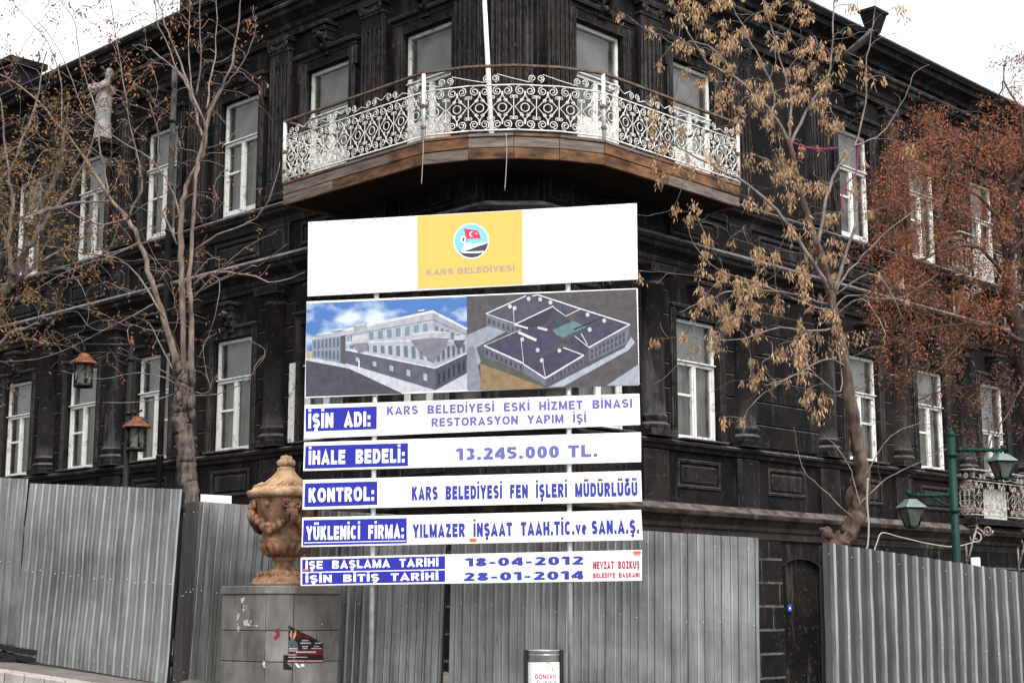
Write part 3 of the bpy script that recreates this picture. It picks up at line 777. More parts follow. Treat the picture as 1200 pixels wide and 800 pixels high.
# ================================================================== SIGN
YAW = rad(10.8); SU = Vector((math.cos(YAW), -math.sin(YAW), 0)); SN = Vector((-math.sin(YAW), -math.cos(YAW), 0))
SYD = 15.8; SP = at(553, 460, SYD); SP = Vector((SP.x, SP.y, 0))
def sp(u, z, n=0.0): return SP + SU * u + SN * n + Vector((0, 0, z))
def s_uv(x, y):
    P = on_plane(x, y, SP, SN); return ((P - SP).dot(SU), P.z)
pL = s_uv(434, 700)[0]; pR = s_uv(667, 700)[0]
gx = sp(pL, 0)
sign = empty('project_sign', (SP.x, SP.y, ground_z(SP.x, SP.y) + .125), 'tall white information sign of seven boards on two pipes, naming a restoration project', 'sign')
for u in (pL, pR):
    g = sp(u, 0, -.06); q = MB(); q.tube([(g.x, g.y, ground_z(g.x, g.y) + .02), (g.x, g.y, 5.4)], .026, 12)
    for z in (5.2, 4.2, 3.45, 3.08, 2.68, 2.29, 1.89):
        q.tube([(g.x, g.y, z - .02), (g.x, g.y, z + .02)], .033, 12)
    q.build('pole', M['pole'], sign)
BQ = [[(-1.956, 5.913), (1.87, 5.946), (1.868, 5.08), (-1.945, 5.033)], [(-1.954, 4.973), (1.866, 4.979), (1.87, 3.908), (-1.948, 3.854)],
      [(-1.946, 3.774), (1.869, 3.806), (1.873, 3.463), (-1.946, 3.388)], [(-1.945, 3.347), (1.881, 3.383), (1.877, 3.058), (-1.948, 3.024)],
      [(-1.945, 2.923), (1.875, 2.965), (1.88, 2.632), (-1.947, 2.588)], [(-1.945, 2.501), (1.869, 2.542), (1.883, 2.220), (-1.947, 2.172)],
      [(-1.954, 2.055), (1.872, 2.114), (1.867, 1.788), (-1.947, 1.744)]]
BQ = [[(u * SYD / 17, 1.5 + (z - 1.5) * SYD / 17) for u, z in qd] for qd in BQ]
boards = []
for k, qd in enumerate(BQ):
    q = MB(); q.prism([sp(u, z, -.03) for u, z in qd], SN * .024)
    boards.append(q.build('board', M['board'], sign, bevel=0.002, recalc=True))
def sub(q, name, m, parent, recalc=False):
    o = q.build(name, m, None, org=sign.location, recalc=recalc); o.location = (0, 0, 0); o.parent = parent; return o
# block capitals drawn as stroked centre lines (cap height 1)
def arc(cx, cy, rx, ry, a0, a1, n=9, p=1.0):
    out = []
    for i in range(n):
        a = rad(a0 + (a1 - a0) * i / (n - 1)); c, s_ = math.cos(a), math.sin(a)
        out.append((cx + rx * math.copysign(abs(c) ** p, c), cy + ry * math.copysign(abs(s_) ** p, s_)))
    return out
def glyph(ch, t):
    h = t / 2; T = 1 - h; m = .5; W = .72
    x0, x1 = h, W - h; cx = W / 2; rx = cx - h; ry = .5 - h
    dot = lambda x, y: [(x, y - .085), (x, y + .085)]
    if ch == 'A': W = .78; c = W / 2; return W, [[(h * .75, 0), (c, 1 - h * .9), (W - h * .75, 0)], [(.2, .26), (W - .2, .26)]]
    if ch == 'B': return W, [[(.44, m + .02), (x0, m + .02), (x0, T), (.42, T)] , arc(.42, .76, .16, .24 - h, 90, -90, 7), [(x0, m), (x0, h), (.44, h)], arc(.44, .26, x1 - .44, .26 - h + .01, -90, 90, 7)]
    if ch in 'CÇ':
        g = [arc(cx, .5, rx, ry, 42, 318, 18, .85)]
        if ch == 'Ç': g.append([(cx, 0), (cx + .02, -.1), (cx - .1, -.22)])
        return W, g
    if ch == 'D': return W, [[(.34, T), (x0, T), (x0, h), (.34, h)] + arc(.34, .5, x1 - .34, ry, -90, 90, 12, .9)]
    if ch == 'E': W = .64; return W, [[(W - .02, T), (h, T), (h, h), (W, h)], [(h, m + .02), (W - .06, m + .02)]]
    if ch == 'F': W = .6; return W, [[(W - .02, T), (h, T), (h, 0)], [(h, m + .0), (W - .08, m + .0)]]
    if ch in 'GĞ':
        g = [arc(cx, .5, rx, ry, 42, 318, 18, .85), [(cx + .02, .46), (x1, .46), (x1, .12)]]
        if ch == 'Ğ': g.append(arc(cx, 1.25, .17, .12, 180, 360, 7))
        return W, g
    if ch == 'H': return W, [[(x0, 0), (x0, 1)], [(x1, 0), (x1, 1)], [(x0, m), (x1, m)]]
    if ch == 'I': return t, [[(h, 0), (h, 1)]]
    if ch == 'İ': return t, [[(h, 0), (h, 1)], dot(h, 1.2)]
    if ch == 'K': return W, [[(x0, 0), (x0, 1)], [(x1 - .02, 1), (x0 + .05, .42)], [(.28, .62), (x1 + .01, 0)]]
    if ch == 'L': W = .6; return W, [[(h, 1), (h, h), (W, h)]]
    if ch == 'M': W = .88; return W, [[(h, 0), (h, 1)], [(W - h, 0), (W - h, 1)], [(h, .97), (W / 2, .12), (W - h, .97)]]
    if ch == 'N': return W, [[(x0, 0), (x0, 1)], [(x1, 0), (x1, 1)], [(x0, .93), (x1, .07)]]
    if ch in 'OÖ0':
        W = .60 if ch == '0' else .8; c = W / 2
        g = [arc(c, .5, c - h, ry, 90, 450, 25, .85)]
        if ch == 'Ö': g += [dot(c - .15, 1.2), dot(c + .15, 1.2)]
        return W, g
    if ch == 'P': return .68, [[(.40, .42), (x0, .42)], [(x0, 0), (x0, T), (.40, T)] + arc(.40, .71, .68 - h - .40, .29 - h, 90, -90, 8)]
    if ch == 'R': return W, [[(.40, .44), (x0, .44)], [(x0, 0), (x0, T), (.42, T)] + arc(.42, .72, .70 - h - .42, .28 - h, 90, -90, 8), [(.36, .46), (x1 + .02, 0)]]
    if ch in 'SŞ':
        W = .68; c = W / 2
        g = [arc(c, .5 + ry / 2, c - h, ry / 2, 25, 270, 12) + arc(c, .5 - ry / 2, c - h, ry / 2, 90, -155, 12)[1:]]
        if ch == 'Ş': g.append([(c, -.02), (c + .02, -.11), (c - .1, -.22)])
        return W, g
    if ch == 'T': W = .66; return W, [[(0, T), (W, T)], [(W / 2, 0), (W / 2, T)]]
    if ch in 'UÜ':
        g = [[(x0, 1)] + arc(cx, .34, rx, .34 - h, 180, 360, 11, .9) + [(x1, 1)]]
        if ch == 'Ü': g += [dot(cx - .15, 1.2), dot(cx + .15, 1.2)]
        return W, g
    if ch == 'V': return W, [[(h * .7, 1), (cx, h), (W - h * .7, 1)]]
    if ch == 'Y': return W, [[(h * .7, 1), (cx, .44), (W - h * .7, 1)], [(cx, 0), (cx, .5)]]
    if ch == 'Z': W = .66; return W, [[(.02, T), (W - h * .8, T)], [(W - h, .95), (h, .05)], [(h * .6, h), (W, h)]]
    if ch == 'v': W = .56; return W, [[(h * .6, .72), (W / 2, h), (W - h * .6, .72)]]
    if ch == 'e': W = .56; return W, [[(h, .37), (W - h, .37)] , arc(W / 2, .36, W / 2 - h, .36 - h, 0, 310, 14)]
    if ch == 'ç': W = .52; return W, [arc(W / 2, .36, W / 2 - h, .36 - h, 45, 315, 12), [(W / 2, 0), (W / 2 - .05, -.2)]]
    if ch == '1': W = .42; return W, [[(.0, .76), (W - h - .06, .94)], [(W - h, 0), (W - h, 1)]]
    if ch == '2': W = .60; c = .3; return W, [arc(c, 1 - .29, c - h, .29 - h, 165, -35, 10) + [(h + .06, h * 1.3)], [(.01, h), (W, h)]]
    if ch == '3': W = .60; return W, [arc(.29, .745, .29 - h, .255 - h, 155, -85, 10), arc(.29, .27, .31 - h, .27 - h, 85, -155, 10)]
    if ch == '4': W = .62; return W, [[(.46, 0), (.46, .99)], [(.44, .96), (.05, .32)], [(.0, .28), (W, .28)]]
    if ch == '5': W = .60; return W, [[(.56, T), (.13, T), (.1, .52)], arc(.28, .32, .32 - h, .32 - h, 125, -150, 12)]
    if ch == '8': W = .60; return W, [arc(.3, .75, .27 - h, .25 - h, 90, 450, 17), arc(.3, .27, .3 - h, .27 - h, 90, 450, 17)]
    if ch == '.': return t * 1.1, [[(t * .55, 0), (t * .55, t * 1.05)]]
    if ch == ':': return t * 1.1, [[(t * .55, 0), (t * .55, t * 1.05)], [(t * .55, .48), (t * .55, .48 + t * 1.05)]]
    if ch == '-': return .36, [[(.02, .38), (.34, .38)]]
    return .30, []
def text_data(s, t=.2):
    """vertices (x, y, layer) and faces; strokes that cross sit on separate layers"""
    vs, fs, x = [], [], 0
    for ch in s:
        W, strokes = glyph(ch, t)
        for k, pl in enumerate(strokes):
            n = len(pl); closed = n > 3 and abs(pl[0][0] - pl[-1][0]) < 1e-6 and abs(pl[0][1] - pl[-1][1]) < 1e-6
            b0 = len(vs)
            for i in range(n):
                p = Vector(pl[i])
                a = Vector(pl[i - 1]) if i else (Vector(pl[-2]) if closed else None); c = Vector(pl[i + 1]) if i < n - 1 else (Vector(pl[1]) if closed else None)
                d1 = (p - a).normalized() if a is not None else None; d2 = (c - p).normalized() if c is not None else None
                d1 = d1 or d2; d2 = d2 or d1
                n1 = Vector((-d1.y, d1.x)); n2 = Vector((-d2.y, d2.x)); mm = n1 + n2; mm = mm / max(.35, (1 + n1.dot(n2)))
                for sg in (1, -1):
                    q_ = p + mm * (sg * t / 2); vs.append((x + q_.x, q_.y, k))
            for i in range(n - 1): fs.append((b0 + 2 * i, b0 + 2 * i + 1, b0 + 2 * i + 3, b0 + 2 * i + 2))
        x += W + .13
    return vs, fs
def put_text(mb, s, left, right, hpx, n, t=.2, mi=0, conv=s_uv, put=sp):
    """left/right: photo positions of the middle of the first and last letter edge, hpx: letter height in photo pixels"""
    vs, fs = text_data(s, t)
    x0 = min(v[0] for v in vs); x1 = max(v[0] for v in vs)
    a = Vector(conv(*left)); c = Vector(conv(*right)); d = c - a; ex = d.normalized(); ey = Vector((-ex.y, ex.x))
    hh = conv(left[0], left[1] - hpx / 2)[1] - conv(left[0], left[1] + hpx / 2)[1]
    out = []
    for v in vs:
        p = a + ex * ((v[0] - x0) / (x1 - x0) * d.length) + ey * ((v[1] - .5) * hh)
        out.append(put(p.x, p.y, n + v[2] * .0002))
    mb.add(out, fs, mi)
def quad_px(mb, pts, n, mi=0):
    vs = [sp(*s_uv(x, y), n) for x, y in pts]; mb.add(vs, [tuple(range(len(pts)))[::-1]], mi)
T0, T1, T2_, T3 = -.0045, -.003, -.0015, 0.0
def label_panel(k, pts, texts, extra=None):
    q = MB(); quad_px(q, pts, T0); o = sub(q, 'label_panel', M['blue'], boards[k], True)
    t = MB()
    for a in texts: put_text(t, *a)
    if extra: quad_px(t, extra, T1)
    tt = t.build('label_lettering', M['board'], None, org=sign.location); tt.location = (0, 0, 0); tt.parent = boards[k]
def lettering(k, texts, m):
    for a in texts:
        t = MB(); put_text(t, *a)
        tt = t.build('lettering', m, None, org=sign.location); tt.location = (0, 0, 0); tt.parent = boards[k]
BO = .25
label_panel(2, [(358, 478.5), (441.5, 475.8), (441.2, 502.5), (358, 505.3)], [('İŞİN  ADI:', (361.3, 493), (434, 490.5), 17.5, T1, BO)])
label_panel(3, [(358, 522.2), (478, 518.8), (478, 545.6), (357, 549)], [('İHALE  BEDELİ:', (361.6, 536), (474, 533.3), 16.5, T1, BO)])
label_panel(4, [(357.3, 566), (442, 563.6), (442, 591), (356.3, 593.8)], [('KONTROL:', (361.5, 580), (438.3, 578), 16.5, T1, BO)])
label_panel(5, [(355.6, 609), (476.5, 606.6), (476.5, 636), (354.6, 638.8)], [('YÜKLENİCİ  FİRMA:', (358.6, 624.5), (473, 622), 16, T1, BO)], [(356, 635.2), (475.5, 632.8), (475.5, 633.7), (356, 636.1)])
label_panel(6, [(354, 655.3), (521.5, 651), (521.5, 666.3), (354, 669.6)], [('İŞE  BAŞLAMA  TARİHİ', (358, 661.8), (513.6, 658.2), 9.6, T1, .23)])
label_panel(6, [(354, 671), (521.5, 667.6), (521.5, 681), (354, 684.6)], [('İŞİN  BİTİŞ  TARİHİ', (358, 678), (513.6, 674.6), 8.8, T1, .23)])
lettering(2, [('KARS  BELEDİYESİ  ESKİ  HİZMET  BİNASI', (453.4, 481), (740.8, 472), 10, T1, .22), ('RESTORASYON  YAPIM  İŞİ', (505.6, 494.6), (687, 489.4), 10, T1, .22)], M['bluefade'])
lettering(3, [('13.245.000 TL.', (533.5, 532), (700, 527.6), 14, T1, .24)], M['bluefade'])
lettering(4, [('KARS  BELEDİYESİ  FEN  İŞLERİ  MÜDÜRLÜĞÜ', (482.5, 578), (747, 572.4), 16, T1, .265)], M['bluetext'])
lettering(5, [('YILMAZER  İNŞAAT  TAAH.TİC.ve SAN.A.Ş.', (483.5, 622), (749, 616.4), 16, T1, .265)], M['bluetext'])
lettering(6, [('18-04-2012', (544, 658.4), (683.6, 656), 9.8, T1, .24), ('28-01-2014', (543.4, 675.4), (683.6, 673.2), 9.8, T1, .24)], M['bluetext'])
lettering(6, [('NEVZAT  BOZKUŞ', (695, 662), (749.6, 661.2), 9.2, T1, .25), ('BELEDİYE  BAŞKANI', (695, 674), (749.6, 673), 6, T1, .23)], M['red'])
# small maker's stickers
q = MB(); quad_px(q, [(550, 630.5), (558.5, 630.2), (558.5, 634.4), (550, 634.7)], T1); quad_px(q, [(742, 645.3), (751, 645), (751, 648.2), (742, 648.5)], T1)
quad_px(q, [(742.5, 649), (750.5, 648.8), (750.5, 650), (742.5, 650.2)], T1); quad_px(q, [(355, 666.5), (361.5, 666.3), (361.5, 668.4), (355, 668.6)], T2_)
sub(q, 'sticker', mat('orange_sticker', lin(196, 100, 80), 0.5), boards[5], True)
# top board: yellow field, crest, town name
q = MB(); quad_px(q, [(488.8, 253.3), (611.8, 246.3), (612.6, 333), (489.2, 338.8)], T0); sub(q, 'yellow_field', M['yellow'], boards[0], True)
lettering(0, [('KARS BELEDİYESİ', (499.6, 319.2), (602.8, 313.8), 6.8, T1, .19)], M['greytext'])
EC = (552.2, 282.4)
def epx(x, y): return (500 + x / 8.425, 245 + y / 8.425)      # photo crop coordinates of the crest
crest = MB()
def disc(mb, c, r, n, mi, a0=0, a1=2 * math.pi, k=40):
    pts = [(c[0] + r * math.cos(a0 + (a1 - a0) * i / k), c[1] + r * math.sin(a0 + (a1 - a0) * i / k)) for i in range(k if abs(a1 - a0 - 2 * math.pi) < 1e-6 else k + 1)]
    vs = [sp(*s_uv(*p), n) for p in pts]; mb.add(vs, [tuple(range(len(pts)))], mi)
def epoly(pts, n, mi):
    vs = [sp(*s_uv(*epx(*p)), n) for p in pts]; crest.add(vs, [tuple(range(len(pts)))], mi)
disc(crest, EC, 20.9, -.0035, 0); disc(crest, EC, 19.4, -.0028, 1)
def inside(a): return (444 + 163 * math.cos(a), 315 + 163 * math.sin(a))
epoly([(345, 420), (370, 350), (405, 335), (470, 345), (520, 335), (603, 318)] + [inside(a) for a in (0.15, 0.35)] + [(520, 400)], -.0021, 0)
epoly([(335, 425), (430, 395), (500, 368), (560, 350), (604, 335)] + [inside(rad(a)) for a in (12, 25, 40, 55, 70, 85, 100, 115, 130, 140)], -.0014, 2)
epoly([(335, 418), (450, 418), (565, 412), (560, 430), (450, 436), (345, 432)], -.0007, 0)
epoly([(372, 190), (440, 200), (500, 212), (520, 240), (535, 292), (470, 288), (395, 296)], -.0014, 3)
epoly([(370, 190), (376, 190), (402, 320), (396, 320)], -.0007, 2)
for c, r, n_, mi in (((446, 247), 27, -.0007, 0), ((455, 247), 21, -.0002, 3)):
    vs = [sp(*s_uv(*epx(c[0] + r * math.cos(i * .35), c[1] + r * math.sin(i * .35))), n_) for i in range(18)]; crest.add(vs, [tuple(range(18))], mi)
vs = [sp(*s_uv(*epx(490 + (11 if i % 2 == 0 else 4.5) * math.cos(i * math.pi / 5), 243 + (11 if i % 2 == 0 else 4.5) * math.sin(i * math.pi / 5))), -.0003) for i in range(10)]; crest.add(vs, [tuple(range(10))], 0)
vs = [sp(*s_uv(*epx(360 + 30 * math.cos(i * .35), 298 + 38 * math.sin(i * .35))), -.0015) for i in range(18)]; crest.add(vs, [tuple(range(18))], 0)
epoly([(352, 300), (366, 275), (376, 290), (366, 318), (356, 322)], -.0008, 2)
sub(crest, 'crest', [M['board'], mat('sky_blue_print', lin(120, 190, 235), .45), mat('grey_print', lin(70, 70, 80), .45), mat('flag_red_print', lin(225, 60, 80), .45)], boards[0], True)
# second board: two printed pictures of the restored building
def skyprint():
    m = bpy.data.materials.new('printed_cloudy_sky'); m.use_nodes = True; t = m.node_tree; N = t.nodes; K = t.links.new; bs = N['Principled BSDF']; bs.inputs['Roughness'].default_value = .45
    g = N.new('ShaderNodeNewGeometry'); mp = N.new('ShaderNodeMapping'); mp.inputs['Scale'].default_value = (1, 1, 1.7); n = N.new('ShaderNodeTexNoise'); n.inputs['Scale'].default_value = 2.3; n.inputs['Detail'].default_value = 6
    K(g.outputs['Position'], mp.inputs[0]); K(mp.outputs[0], n.inputs['Vector'])
    r = N.new('ShaderNodeValToRGB'); r.color_ramp.elements[0].position = .45; r.color_ramp.elements[1].position = .62
    r.color_ramp.elements[0].color = (0.045, 0.13, 0.36, 1); r.color_ramp.elements[1].color = (0.50, 0.57, 0.63, 1)
    K(n.outputs['Fac'], r.inputs['Fac']); K(r.outputs[0], bs.inputs['Base Color']); return m
PC = {}
def pc(r, g, b_):
    k = (r, g, b_)
    if k not in PC: PC[k] = mat('print_ink', [c * .68 for c in lin(r, g, b_)[:3]], .45, var=.22, scale=14, contrast=(.3, .7))
    return PC[k]
class Print:
    def __init__(s, ox, oy, sc): s.q = MB(); s.ms = []; s.k = 0; s.o = (ox, oy, sc)
    def poly(s, pts, col, n=None):
        m = col if not isinstance(col, tuple) else pc(*col)
        if m not in s.ms: s.ms.append(m)
        s.k += 1; nn = -.0052 + s.k * .00006
        pp = [(s.o[0] + x / s.o[2], s.o[1] + y / s.o[2]) for x, y in pts]
        s.q.add([sp(*s_uv(*p), nn) for p in pp], [tuple(range(len(pp)))], s.ms.index(m))
    def line(s, p, q_, wd, col):
        a = Vector(p); c = Vector(q_); d = (c - a).normalized(); n = Vector((-d.y, d.x)) * wd / 2
        s.poly([a - n, c - n, c + n, a + n], col)
    def grid(s, quad, nx, ny, fx, fy, col):        # window rows inside a perspective quad (tl, tr, br, bl)
        tl, tr, br, bl = [Vector(p) for p in quad]
        def P(u, v): return (tl * (1 - u) + tr * u) * (1 - v) + (bl * (1 - u) + br * u) * v
        for i in range(nx):
            for j in range(ny):
                u0, u1 = (i + .5 - fx / 2) / nx, (i + .5 + fx / 2) / nx; v0, v1 = (j + .5 - fy / 2) / ny, (j + .5 + fy / 2) / ny
                s.poly([P(u0, v0), P(u1, v0), P(u1, v1), P(u0, v1)], col)
p = Print(340, 230, 3.3333)
p.poly([(63, 418), (690, 391), (690, 755), (60, 782)], skyprint())
p.poly([(61, 628), (230, 650), (565, 690), (690, 620), (690, 755), (60, 782)], (205, 208, 214))
p.poly([(61, 640), (230, 672), (440, 770), (60, 782)], (84, 84, 96))
p.poly([(61, 600), (86, 605), (86, 632), (61, 630)], (190, 170, 150))
p.poly([(85, 548), (216, 528), (216, 655), (85, 630)], (150, 153, 166)); p.poly([(82, 551), (216, 530), (216, 542), (84, 560)], (190, 190, 200))
p.grid([(88, 562), (194, 546), (194, 590), (88, 598)], 7, 1, .55, .85, (92, 116, 140)); p.grid([(88, 602), (194, 596), (194, 646), (88, 626)], 7, 1, .55, .8, (92, 116, 140))
p.poly([(196, 545), (216, 542), (216, 655), (196, 650)], (96, 92, 104))
p.poly([(216, 522), (556, 450), (566, 672), (216, 596)], (186, 188, 198))
p.poly([(216, 596), (566, 672), (568, 756), (216, 650)], (98, 100, 116))
p.poly([(556, 450), (690, 518), (690, 625), (566, 672)], (168, 170, 182)); p.poly([(566, 672), (690, 615), (690, 690), (568, 756)], (84, 86, 100))
p.line((214, 522), (558, 449), 9, (228, 228, 232)); p.line((556, 449), (691, 518), 9, (226, 226, 230))
p.line((216, 545), (558, 482), 4, (140, 140, 152)); p.line((558, 482), (690, 540), 4, (130, 130, 142))
p.line((216, 572), (560, 560), 6, (214, 214, 220)); p.line((560, 560), (690, 568), 6, (205, 205, 212)); p.line((216, 598), (566, 670), 6, (220, 220, 226)); p.line((566, 670), (690, 612), 6, (212, 212, 218))
p.grid([(300, 530), (545, 488), (545, 540), (300, 565)], 7, 1, .5, .8, (120, 150, 165)); p.grid([(220, 545), (245, 541), (245, 568), (220, 570)], 2, 1, .5, .8, (120, 150, 165))
p.grid([(225, 580), (555, 575), (560, 655), (225, 592)], 11, 1, .5, .75, (108, 128, 144)); p.grid([(562, 500), (688, 548), (688, 572), (562, 545)], 6, 1, .5, .8, (104, 122, 138))
p.grid([(568, 580), (688, 575), (688, 608), (570, 655)], 6, 1, .5, .8, (92, 104, 120)); p.grid([(230, 618), (560, 694), (562, 735), (230, 640)], 5, 1, .22, .7, (180, 186, 196)); p.grid([(572, 690), (688, 628), (688, 680), (572, 745)], 6, 1, .35, .8, (54, 56, 66))
p.poly([(248, 500), (300, 492), (300, 530), (248, 540)], (170, 172, 182)); p.poly([(240, 572), (306, 566), (300, 600), (268, 612)], (140, 138, 148)); p.poly([(242, 548), (304, 538), (306, 570), (240, 576)], (200, 202, 208))
p.poly([(472, 560), (622, 552), (610, 585), (560, 650), (500, 600)], (132, 132, 144)); p.poly([(474, 536), (556, 524), (622, 530), (622, 554), (556, 552), (474, 560)], (206, 208, 214)); p.grid([(476, 538), (620, 530), (620, 550), (476, 558)], 22, 1, .3, .8, (140, 142, 152))
p.poly([(636, 545), (684, 540), (684, 560), (640, 562)], (196, 198, 206)); p.poly([(640, 562), (684, 560), (670, 590), (650, 590)], (96, 96, 108))
p.line((270, 640), (268, 690), 5, (230, 230, 234)); p.line((255, 505), (300, 498), 6, (215, 215, 220)); p.line((500, 448), (525, 443), 6, (210, 212, 216)); p.line((165, 524), (205, 519), 6, (215, 215, 222))
sub(p.q, 'printed_view', p.ms, boards[1], True)
p = Print(540, 230, 3.3333)
p.poly([(23, 390), (686, 362), (696, 738), (24, 758)], (96, 92, 96))
p.poly([(24, 540), (110, 505), (190, 520), (60, 590), (80, 650), (24, 690)], (160, 166, 178)); p.poly([(24, 590), (50, 580), (80, 730), (75, 757), (24, 758)], (142, 146, 158))
p.poly([(75, 655), (100, 640), (330, 735), (320, 749), (80, 757)], (150, 128, 100)); p.poly([(70, 650), (110, 632), (345, 730), (325, 745)], (92, 98, 88))
p.poly([(340, 745), (640, 590), (665, 548), (680, 570), (655, 600), (400, 742)], (176, 186, 200)); p.poly([(570, 738), (695, 655), (696, 738)], (170, 178, 192))
RF, WL, WH = (82, 80, 100), (112, 110, 126), (232, 232, 236)
p.poly([(98, 458), (255, 388), (362, 428), (215, 498)], (92, 92, 108)); p.poly([(98, 458), (215, 498), (215, 540), (100, 505)], (122, 124, 136)); p.poly([(215, 498), (362, 428), (362, 470), (330, 500), (240, 520)], (70, 72, 84))
p.poly([(275, 392), (300, 384), (465, 438), (410, 470), (360, 430)], (88, 88, 104)); p.poly([(465, 438), (660, 500), (500, 590), (445, 545), (430, 500)], (84, 84, 102))
p.poly([(340, 530), (440, 485), (490, 510), (400, 550)], (110, 138, 142)); p.poly([(362, 440), (410, 470), (430, 490), (360, 520), (330, 500)], (78, 84, 92))
p.poly([(500, 590), (660, 500), (650, 575), (500, 645)], (118, 118, 134)); p.poly([(385, 565), (460, 540), (500, 590), (490, 620)], (80, 80, 98))
p.poly([(90, 582), (225, 520), (345, 508), (400, 570), (245, 652)], RF); p.poly([(90, 582), (245, 652), (245, 690), (92, 625)], WL)
p.poly([(245, 652), (400, 585), (480, 620), (330, 710)], (78, 77, 97)); p.poly([(245, 652), (330, 710), (330, 738), (245, 690)], (124, 122, 136)); p.poly([(330, 710), (480, 620), (482, 655), (330, 738)], (104, 104, 120))
for a, c, wd in (((90, 582), (245, 652), 6), ((245, 655), (330, 710), 5), ((330, 710), (480, 620), 6), ((400, 590), (480, 620), 4), ((98, 458), (255, 388), 4), ((215, 498), (362, 428), 4), ((98, 458), (215, 498), 3), ((278, 390), (300, 384), 4), ((300, 384), (465, 438), 5), ((465, 438), (660, 500), 5), ((660, 500), (500, 590), 5), ((92, 582), (235, 520), 2), ((445, 545), (500, 590), 3), ((410, 468), (465, 440), 3), ((318, 635), (330, 705), 2), ((205, 440), (208, 495), 2), ((235, 560), (245, 650), 2), ((470, 535), (495, 580), 3), ((360, 432), (410, 468), 3)):
    p.line(a, c, wd, WH)
p.line((225, 530), (295, 562), 10, WH); p.line((210, 500), (262, 515), 7, WH); p.line((300, 512), (338, 522), 9, (214, 214, 218)); p.line((440, 520), (535, 480), 5, (60, 60, 74))
for c in ((316, 640), (385, 602), (300, 600), (240, 558), (210, 436), (350, 414), (265, 400), (495, 462), (560, 485), (503, 520), (310, 402), (192, 430)):
    p.poly([(c[0] + 8 * math.cos(i * .785), c[1] + 9 * math.sin(i * .785)) for i in range(8)], (212, 212, 216))
p.grid([(92, 592), (243, 660), (243, 685), (94, 620)], 8, 1, .4, .7, (76, 76, 90)); p.grid([(335, 715), (478, 632), (480, 650), (335, 733)], 9, 1, .4, .8, (72, 74, 88)); p.grid([(505, 598), (645, 522), (645, 570), (505, 640)], 9, 2, .4, .6, (78, 80, 94)); p.grid([(102, 470), (213, 508), (213, 532), (102, 496)], 6, 1, .4, .7, (88, 90, 102))
sub(p.q, 'printed_view', p.ms, boards[1], True)

# ================================================================== FENCE PANELS
def corrugated(tl, tr, h, lean, pitch, depth, wide, holes=True, rowz=.5, bl=None, br=None, ridged=False):
    """tl,tr top corners; sheet hangs h down with a lean offset at the foot"""
    tl, tr = Vector(tl), Vector(tr)
    bl = bl or tl + Vector(lean) - Vector((0, 0, h)); br = br or tr + Vector(lean) - Vector((0, 0, h))
    d = (tr - tl); Ln = d.length; nrm = Vector((d.y, -d.x, 0)).normalized()
    q = MB(); prof = []; nrib = max(1, int(round(Ln / pitch))); pt = Ln / nrib
    for k in range(nrib):
        x = k * pt; e = min(.12, (1 - wide) * .36) * pt
        prof += [(x, 0), (x + pt * wide, 0), (x + pt * wide + e, depth), (x + pt - e, depth)]
        mid = x + pt * wide * .5; prof.insert(-3, (mid - .012, 0)); prof.insert(-3, (mid, .006)); prof.insert(-3, (mid + .012, 0))
    prof.append((Ln, 0))
    nr = 16; vs = []; off = -.0012
    n = len(prof)
    for layer in (0, 1):
        for j in range(nr + 1):
            v = j / nr
            for x, y in prof:
                u = x / Ln; P = (tl * (1 - u) + tr * u) * (1 - v) + (bl * (1 - u) + br * u) * v
                wob = (.009 if ridged is True else .018) * mnoise.noise(Vector((P.x * .9, P.y * .9, P.z * 1.3))) + .006 * mnoise.noise(Vector((P.x * 3.1, P.y * 3.1, P.z * 3.5)))
                if j == 0: P = P + Vector((0, 0, .004 * mnoise.noise(Vector((x * 9, 3, 1)))))
                vs.append(P + nrm * (y + wob + layer * off))
    fs = []
    for layer in (0, 1):
        o = layer * n * (nr + 1)
        for j in range(nr):
            for i in range(n - 1):
                f = (o + j * n + i, o + (j + 1) * n + i, o + (j + 1) * n + i + 1, o + j * n + i + 1); fs.append(f if layer == 0 else f[::-1])
    q.add(vs, fs)
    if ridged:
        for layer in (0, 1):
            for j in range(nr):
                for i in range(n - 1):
                    q.m[(layer * nr + j) * (n - 1) + i] = 2 if ridged == 'dull' else 3 if i % 7 == 5 else (2 if i % 7 != 4 else 0)  # sheen and shade by colour
    if holes:
        for k in range(0, nrib, 2):
            u = (k + .45 + .1 * math.sin(k * 5.1)) * pt / Ln
            for v in (.06, .94):
                P = (tl * (1 - u) + tr * u) * (1 - v) + (bl * (1 - u) + br * u) * v; q.ball(P + nrm * .006, .007, 6, 1)
        for k in range(nrib):
            if math.sin(k * 7.7) < -.75: continue
            u = (k + .72) * pt / Ln; v = rowz + .008 * math.sin(k * 2.3)
            P = (tl * (1 - u) + tr * u) * (1 - v) + (bl * (1 - u) + br * u) * v
            q.ball(P + nrm * (depth + .003), .008, 6, 1)
    return q, nrm
GRP = 'corrugated hoarding panels'
M['rivet'] = mat('bright_rivet', (0.55, 0.55, 0.54), 0.35, 0.6)
